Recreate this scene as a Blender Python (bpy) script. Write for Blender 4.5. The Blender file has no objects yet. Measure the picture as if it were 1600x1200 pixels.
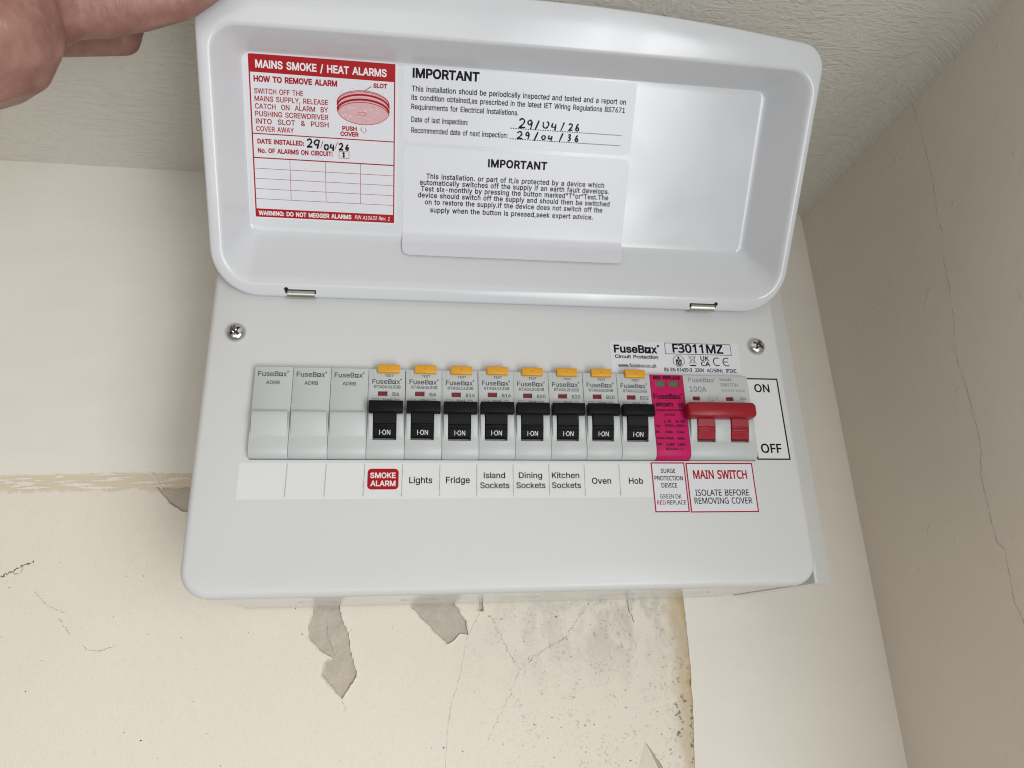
import bpy, bmesh, math, random
from mathutils import Vector, Matrix
from mathutils.geometry import delaunay_2d_cdt, tessellate_polygon
random.seed(7)
S = 0.001                      # the script counts in millimetres
scene = bpy.context.scene
COL = scene.collection

# ------------------------------------------------------------------ camera
cam_d = bpy.data.cameras.new('camera'); cam = bpy.data.objects.new('camera', cam_d); COL.objects.link(cam)
R0 = (0.98974975, -0.13941571, -0.03096262); R1 = (0.01824442, 0.3384635, -0.94080263); R2 = (0.14164239, 0.93059428, 0.33753773)
CAM = Vector((74.8577, -343.4619, -72.46869))
mw = Matrix.Identity(4)
for i in range(3):
    mw[i][0] = R0[i]; mw[i][1] = -R1[i]; mw[i][2] = -R2[i]; mw[i][3] = CAM[i] * S
cam.matrix_world = mw
cam_d.sensor_width = 36; cam_d.lens = 36 * 1119.1957 / 1600
cam_d.clip_start = 0.01; cam_d.clip_end = 50
cam_d.dof.use_dof = True; cam_d.dof.focus_distance = 0.365; cam_d.dof.aperture_fstop = 15
scene.camera = cam
# ------------------------------------------------------------------ light
world = bpy.data.worlds.new('World'); scene.world = world; world.use_nodes = True
bg = world.node_tree.nodes['Background']; bg.inputs[0].default_value = (1.0, 0.98, 0.95, 1); bg.inputs[1].default_value = 0.20
def area(name, loc, aim, sx, sy, power, col):
    l = bpy.data.lights.new(name, 'AREA'); l.shape = 'RECTANGLE'; l.size = sx; l.size_y = sy; l.energy = power; l.color = col
    o = bpy.data.objects.new(name, l); COL.objects.link(o); o.location = loc
    o.rotation_euler = (Vector(aim) - Vector(loc)).to_track_quat('-Z', 'Y').to_euler()
    return o
area('window_light', (0.44, -1.15, -0.66), (-0.05, 0.1, -0.05), 0.36, 0.85, 5.0, (0.86, 0.93, 1.0))
area('side_window_light', (0.380, -0.74, -0.36), (-0.6, -0.74, -0.36), 0.6, 0.7, 7.8, (0.985, 0.985, 0.98))
area('room_light', (-0.25, -1.4, -0.70), (-0.06, 0.1, -0.05), 0.9, 0.7, 3.6, (1.0, 0.97, 0.92))
scene.view_settings.view_transform = 'Standard'; scene.view_settings.look = 'None'
scene.view_settings.exposure = 0.0; scene.view_settings.gamma = 1.0
scene.render.engine = 'CYCLES'; scene.cycles.filter_width = 1.1; scene.cycles.use_denoising = True; scene.cycles.use_adaptive_sampling = False

# ------------------------------------------------------------------ materials
def mat(name, col, rough=0.5, metal=0.0, bump=None, var=None, spec=0.5, sss=0.0, coat=0.0):
    """bump=(scale, strength, distance_mm)  var=(scale, amount)"""
    m = bpy.data.materials.new(name); m.use_nodes = True
    nt = m.node_tree; p = nt.nodes['Principled BSDF']
    p.inputs['Base Color'].default_value = (*col, 1); p.inputs['Roughness'].default_value = rough
    p.inputs['Metallic'].default_value = metal; p.inputs['Specular IOR Level'].default_value = spec
    p.inputs['Coat Weight'].default_value = coat; p.inputs['Coat Roughness'].default_value = 0.08
    if sss:
        p.inputs['Subsurface Weight'].default_value = sss; p.inputs['Subsurface Radius'].default_value = (1, .35, .2); p.inputs['Subsurface Scale'].default_value = .004
    if bump or var:
        g = nt.nodes.new('ShaderNodeNewGeometry')
    if bump:
        n = nt.nodes.new('ShaderNodeTexNoise'); n.inputs['Scale'].default_value = bump[0]; n.inputs['Detail'].default_value = 3
        b = nt.nodes.new('ShaderNodeBump'); b.inputs['Strength'].default_value = bump[1]; b.inputs['Distance'].default_value = bump[2] * S
        nt.links.new(g.outputs['Position'], n.inputs['Vector']); nt.links.new(n.outputs['Fac'], b.inputs['Height']); nt.links.new(b.outputs['Normal'], p.inputs['Normal'])
    if var:
        n = nt.nodes.new('ShaderNodeTexNoise'); n.inputs['Scale'].default_value = var[0]; n.inputs['Detail'].default_value = 5
        mx = nt.nodes.new('ShaderNodeMix'); mx.data_type = 'RGBA'
        mx.inputs[6].default_value = (*[c * (1 - var[1]) for c in col], 1); mx.inputs[7].default_value = (*[min(1, c * (1 + var[1])) for c in col], 1)
        nt.links.new(g.outputs['Position'], n.inputs['Vector']); nt.links.new(n.outputs['Fac'], mx.inputs[0]); nt.links.new(mx.outputs[2], p.inputs['Base Color'])
    return m
M = {}
M['plate'] = mat('powder_coat_satin', (.62, .625, .622), .40, bump=(420, .05, .2))
M['body'] = mat('powder_coat_gloss', (.62, .625, .62), .16, bump=(260, .04, .2))
M['lid'] = mat('lid_gloss_enamel', (.64, .65, .67), .19, bump=(150, .03, .25))
def uneven_gloss(m, lo, hi, scale):
    nt = m.node_tree; p = nt.nodes['Principled BSDF']; g = nt.nodes.new('ShaderNodeNewGeometry')
    n = nt.nodes.new('ShaderNodeTexNoise'); n.inputs['Scale'].default_value = scale; n.inputs['Detail'].default_value = 6; n.inputs['Distortion'].default_value = .8
    r = nt.nodes.new('ShaderNodeMapRange'); r.inputs['From Min'].default_value = .35; r.inputs['From Max'].default_value = .65; r.inputs['To Min'].default_value = lo; r.inputs['To Max'].default_value = hi
    nt.links.new(g.outputs['Position'], n.inputs['Vector']); nt.links.new(n.outputs['Fac'], r.inputs['Value']); nt.links.new(r.outputs['Result'], p.inputs['Roughness'])
uneven_gloss(M['plate'], .33, .48, 16); uneven_gloss(M['lid'], .14, .25, 20)
M['dark'] = mat('void_shade', (.012, .012, .012), .8)  # near-black colour standing in for the shade inside hollows
M['case'] = mat('grey_plastic', (.50, .525, .515), .42, bump=(1500, .06, .1))
M['slotgrey'] = mat('slot_grey', (.33, .335, .33), .6)
M['black'] = mat('black_plastic', (.006, .006, .007), .5, spec=.13, bump=(1800, .1, .1))
M['yellow'] = mat('yellow_plastic', (.70, .33, .012), .4)
M['redwin'] = mat('red_indicator', (.20, .008, .015), .35)
M['redtog'] = mat('red_plastic', (.30, .010, .020), .38, spec=.35, bump=(1500, .06, .1))
M['pink'] = mat('magenta_print', (.50, .006, .10), .5, spec=.25)
M['greenwin'] = mat('green_indicator', (.07, .16, .06), .4)
M['paper'] = mat('white_label_paper', (.68, .685, .72), .42, var=(60, .02))
M['paper_strip'] = mat('strip_paper', (.69, .695, .69), .55, var=(60, .02))
M['film'] = mat('satin_label_film', (.67, .675, .705), .34, var=(30, .02))
M['ink'] = mat('black_ink', (.008, .008, .009), .6, spec=.12)
M['inkgrey'] = mat('grey_print', (.085, .09, .09), .6, spec=.15)
M['inkpale'] = mat('pale_grey_print', (.22, .225, .22), .5)
M['inkred'] = mat('red_ink', (.36, .006, .012), .6, spec=.15)
M['redfill'] = mat('red_print', (.38, .003, .007), .5, spec=.2)
M['inkmag'] = mat('magenta_ink', (.38, .006, .07), .6, spec=.15)
M['inkpink'] = mat('pink_tint_print', (.62, .36, .38), .45, var=(700, .12))
M['inkgreen'] = mat('green_ink', (.03, .11, .06), .5)
M['white_ink'] = mat('white_ink', (.75, .75, .76), .5)
M['marker'] = mat('black_marker', (.006, .006, .007), .5, spec=.15)
M['steel'] = mat('zinc_steel', (.66, .67, .66), .22, 1.0, bump=(900, .1, .1))
M['recess_shade'] = mat('recess_shade', (.06, .06, .06), .5, .6)  # shade inside the screw cross, put in as a darker colour
M['nickel'] = mat('nickel_tab', (.55, .54, .50), .3, 1.0)
M['crack'] = mat('crack_dark', (.17, .145, .115), .9)
M['plaster'] = mat('bare_plaster', (.53, .475, .395), .9, bump=(420, .8, 1.0), var=(140, .2))

def nodes_of(m): return m.node_tree.nodes, m.node_tree.links
def math_n(nt, op, a, b=None, c=None, clamp=False):
    n = nt.nodes.new('ShaderNodeMath'); n.operation = op; n.use_clamp = clamp
    for i, v in enumerate((a, b, c)):
        if v is None: continue
        if isinstance(v, (int, float)): n.inputs[i].default_value = v
        else: nt.links.new(v, n.inputs[i])
    return n.outputs[0]
def noise_n(nt, vec, scale, detail=3, rough=.5, dist=0):
    n = nt.nodes.new('ShaderNodeTexNoise'); n.inputs['Scale'].default_value = scale; n.inputs['Detail'].default_value = detail
    n.inputs['Roughness'].default_value = rough; n.inputs['Distortion'].default_value = dist
    nt.links.new(vec, n.inputs['Vector']); return n.outputs['Fac']
def mix_n(nt, f, a, b):
    n = nt.nodes.new('ShaderNodeMix'); n.data_type = 'RGBA'
    for k, v in ((0, f), (6, a), (7, b)):
        if isinstance(v, tuple): n.inputs[k].default_value = (*v, 1)
        elif isinstance(v, (int, float)): n.inputs[k].default_value = v
        else: nt.links.new(v, n.inputs[k])
    return n.outputs[2]
def smooth_n(nt, v, lo, hi):
    n = nt.nodes.new('ShaderNodeMapRange'); n.interpolation_type = 'SMOOTHSTEP'
    n.inputs['From Min'].default_value = lo; n.inputs['From Max'].default_value = hi
    nt.links.new(v, n.inputs['Value']); return n.outputs['Result']
def scaled_n(nt, vec, s, rot=(0, 0, 0)):
    n = nt.nodes.new('ShaderNodeMapping'); n.inputs['Scale'].default_value = s; n.inputs['Rotation'].default_value = rot
    nt.links.new(vec, n.inputs['Vector']); return n.outputs['Vector']
def bump_n(nt, h, strength, dist, prev=None):
    n = nt.nodes.new('ShaderNodeBump'); n.inputs['Strength'].default_value = strength; n.inputs['Distance'].default_value = dist * S
    nt.links.new(h, n.inputs['Height'])
    if prev is not None: nt.links.new(prev, n.inputs['Normal'])
    return n.outputs['Normal']
def start(name, rough):
    m = bpy.data.materials.new(name); m.use_nodes = True; nt = m.node_tree; p = nt.nodes['Principled BSDF']; p.inputs['Roughness'].default_value = rough
    g = nt.nodes.new('ShaderNodeNewGeometry'); s = nt.nodes.new('ShaderNodeSeparateXYZ'); nt.links.new(g.outputs['Position'], s.inputs[0])
    return m, nt, p, g.outputs['Position'], s.outputs
# newer white wall paint: soft brush drag
m, nt, p, pos, xyz = start('white_wall_paint', .55)
n1 = noise_n(nt, scaled_n(nt, pos, (22, 22, 60)), 1, 5); n2 = noise_n(nt, pos, 240, 4)
nt.links.new(mix_n(nt, n1, (.80, .755, .675), (.86, .82, .74)), p.inputs['Base Color'])
nt.links.new(bump_n(nt, n2, .26, .6, bump_n(nt, n1, .4, 1.5)), p.inputs['Normal'])
M['wall_new'] = m
# old cream paint with mould specks and a yellow rim where boards were taken off
m, nt, p, pos, xyz = start('old_cream_paint', .62)
n1 = noise_n(nt, pos, 14, 6); nf = noise_n(nt, pos, 900, 4, .6); nm = noise_n(nt, pos, 620, 5, .68); nb = noise_n(nt, scaled_n(nt, pos, (90, 90, 45)), 1, 6, .65, .6)
base = mix_n(nt, n1, (.79, .72, .61), (.84, .78, .675))
zone = math_n(nt, 'MULTIPLY', smooth_n(nt, xyz[0], .085, .20), smooth_n(nt, nb, .40, .62))
speck = math_n(nt, 'MULTIPLY', smooth_n(nt, nm, .55, .68), math_n(nt, 'ADD', math_n(nt, 'MULTIPLY', zone, .62), .07))
base = mix_n(nt, math_n(nt, 'MULTIPLY', math_n(nt, 'MULTIPLY', zone, .34), smooth_n(nt, xyz[2], -.115, -.055)), base, (.31, .275, .225))
base = mix_n(nt, speck, base, (.13, .12, .10))
nw = noise_n(nt, scaled_n(nt, pos, (45, 45, 45)), 1, 6, .7)
zz = math_n(nt, 'ADD', xyz[2], math_n(nt, 'MULTIPLY', math_n(nt, 'SUBTRACT', nw, .5), .018))
band = smooth_n(nt, zz, .0165, .0185)
base = mix_n(nt, math_n(nt, 'MULTIPLY', band, .65), base, (.66, .55, .37))
xx = math_n(nt, 'ADD', xyz[0], math_n(nt, 'MULTIPLY', math_n(nt, 'SUBTRACT', nw, .5), .02))
rim = math_n(nt, 'MULTIPLY', smooth_n(nt, xx, .2300, .2400), .72)
base = mix_n(nt, rim, base, (.54, .425, .245)); base = mix_n(nt, math_n(nt, 'MULTIPLY', smooth_n(nt, xx, .2415, .2440), .6), base, (.50, .36, .12))
nspot = noise_n(nt, pos, 330, 4, .6)
rimspk = math_n(nt, 'MULTIPLY', math_n(nt, 'MULTIPLY', smooth_n(nt, xx, .227, .235), smooth_n(nt, nspot, .56, .64)), smooth_n(nt, math_n(nt, 'MULTIPLY', xyz[2], -1), .075, .11))
base = mix_n(nt, math_n(nt, 'MULTIPLY', rimspk, .85), base, (.10, .075, .045))
nt.links.new(base, p.inputs['Base Color'])
nt.links.new(bump_n(nt, nf, .38, .45, bump_n(nt, nb, .3, .9)), p.inputs['Normal'])
M['wall_old'] = m
# combed plaster ceiling
m, nt, p, pos, xyz = start('ceiling_paint', .6)
w1 = noise_n(nt, scaled_n(nt, pos, (95, 300, 1), (0, 0, .05)), 1, 4, .6, 1.1); w2 = noise_n(nt, scaled_n(nt, pos, (210, 150, 1), (0, 0, .5)), 1, 4, .6, 1.2)
sel = smooth_n(nt, noise_n(nt, pos, 16, 2), .50, .60)
hmix = nt.nodes.new('ShaderNodeMix'); nt.links.new(sel, hmix.inputs[0]); nt.links.new(w1, hmix.inputs[2]); nt.links.new(w2, hmix.inputs[3])
nt.links.new(mix_n(nt, noise_n(nt, pos, 9, 4), (.70, .665, .59), (.76, .725, .655)), p.inputs['Base Color'])
nt.links.new(bump_n(nt, hmix.outputs[0], .8, 1.5, bump_n(nt, noise_n(nt, pos, 60, 3), .2, 1.5)), p.inputs['Normal'])
M['ceiling'] = m
m, nt, p, pos, xyz = start('side_wall_paint', .55)
n1 = noise_n(nt, pos, 18, 7, .62); n2 = noise_n(nt, pos, 260, 4); n3 = noise_n(nt, pos, 40, 3)
nt.links.new(mix_n(nt, n1, (.735, .67, .575), (.79, .735, .645)), p.inputs['Base Color'])
pim = math_n(nt, 'MULTIPLY', smooth_n(nt, noise_n(nt, pos, 70, 1), .71, .76), 1.0)
nt.links.new(bump_n(nt, pim, .5, .6, bump_n(nt, n2, .34, .7, bump_n(nt, n3, .34, 1.8))), p.inputs['Normal'])
M['side_wall'] = m
# skin
m, nt, p, pos, xyz = start('skin', .48)
n1 = noise_n(nt, pos, 90, 5, .6); n2 = noise_n(nt, pos, 800, 3); cr = noise_n(nt, scaled_n(nt, pos, (260, 60, 90), (0, .5, .4)), 1, 4, .6, .5)
c = mix_n(nt, smooth_n(nt, n1, .3, .7), (.25, .115, .09), (.34, .18, .143))
c = mix_n(nt, math_n(nt, 'MULTIPLY', smooth_n(nt, noise_n(nt, pos, 420, 2), .72, .78), .4), c, (.22, .09, .06))
nt.links.new(c, p.inputs['Base Color'])
p.inputs['Subsurface Weight'].default_value = .12; p.inputs['Subsurface Radius'].default_value = (1, .35, .2); p.inputs['Subsurface Scale'].default_value = .003
nt.links.new(bump_n(nt, n2, .4, .3, bump_n(nt, cr, .8, 1.1)), p.inputs['Normal'])
M['skin'] = m

# ------------------------------------------------------------------ mesh helpers
class MB:
    def __init__(s): s.v = []; s.f = []
    def add(s, vs, fs):
        k = len(s.v); s.v += [tuple(v) for v in vs]; s.f += [tuple(i + k for i in f) for f in fs]
    def box(s, x0, x1, y0, y1, z0, z1):
        s.add([(x, y, z) for x in (x0, x1) for y in (y0, y1) for z in (z0, z1)],
              [(0, 1, 3, 2), (4, 6, 7, 5), (0, 4, 5, 1), (2, 3, 7, 6), (0, 2, 6, 4), (1, 5, 7, 3)])
    def prism(s, prof, x0, x1):
        """prof: (z, p) outline, p = how far it stands out towards the viewer (-y)"""
        n = len(prof)
        s.add([(x0, -p, z) for z, p in prof] + [(x1, -p, z) for z, p in prof],
              [tuple(range(n)), tuple(range(2 * n - 1, n - 1, -1))] + [(i, i + n, (i + 1) % n + n, (i + 1) % n) for i in range(n)])
    def loft(s, loops, cap0=False, cap1=False):
        n = len(loops[0]); k = len(s.v)
        for L in loops: s.v += [tuple(q) for q in L]
        for a in range(len(loops) - 1):
            for i in range(n):
                j = (i + 1) % n
                s.f.append((k + a * n + i, k + a * n + j, k + (a + 1) * n + j, k + (a + 1) * n + i))
        if cap0: s.f.append(tuple(k + i for i in range(n - 1, -1, -1)))
        if cap1: s.f.append(tuple(k + (len(loops) - 1) * n + i for i in range(n)))
    def tris2d(s, tri, fn):
        vs, fs = tri; s.add([fn(*v) for v in vs], fs)
    def mesh(s, name, m, smooth=None, fix=False):
        me = bpy.data.meshes.new(name); me.from_pydata([tuple(c * S for c in v) for v in s.v], [], s.f); me.validate(); me.update()
        if fix:
            b = bmesh.new(); b.from_mesh(me); bmesh.ops.remove_doubles(b, verts=b.verts, dist=1e-7); bmesh.ops.recalc_face_normals(b, faces=b.faces); b.to_mesh(me); b.free()
        if m: me.materials.append(M[m] if isinstance(m, str) else m)
        shade(me, smooth); return me
def shade(me, smooth):
    if smooth:
        me.shade_smooth(); me.set_sharp_from_angle(angle=math.radians(smooth))
def obj(name, me, parent=None, loc=None):
    o = bpy.data.objects.new(name, me); COL.objects.link(o)
    if parent: o.parent = parent
    if loc is not None: o.location = Vector(loc) * S
    return o
def tag(o, label=None, cat=None, group=None, kind=None):
    for k, v in (('label', label), ('category', cat), ('group', group), ('kind', kind)):
        if v: o[k] = v
    return o
def empty(name, loc, label, cat, group=None):
    o = obj(name, None, None, loc); o.empty_display_size = .01
    return tag(o, label, cat, group)
def baked(o, mods, smooth=None):
    """run modifiers once and keep the plain mesh"""
    for t, kw in mods:
        md = o.modifiers.new(t.lower(), t)
        for k, v in kw.items(): setattr(md, k, v)
    bpy.context.view_layer.update()
    me = bpy.data.meshes.new_from_object(o.evaluated_get(bpy.context.evaluated_depsgraph_get()))
    o.modifiers.clear(); o.data = me; shade(me, smooth); return me
def cut(me, cutters, m):
    """me minus cutters (each an MB), as one mesh"""
    o = obj('tmp', me); cs = [obj('tmp', c.mesh('tmp', m, fix=True)) for c in cutters]
    baked(o, [('BOOLEAN', dict(object=c, operation='DIFFERENCE', solver='EXACT')) for c in cs])
    out = o.data
    for c in cs + [o]: bpy.data.objects.remove(c)
    return out
def bevelled(me, w, seg=2, ang=35, smooth=40):
    o = obj('tmp', me); baked(o, [('BEVEL', dict(width=w * S, segments=seg, limit_method='ANGLE', angle_limit=math.radians(ang), harden_normals=False))], smooth)
    out = o.data; bpy.data.objects.remove(o); return out

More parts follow.
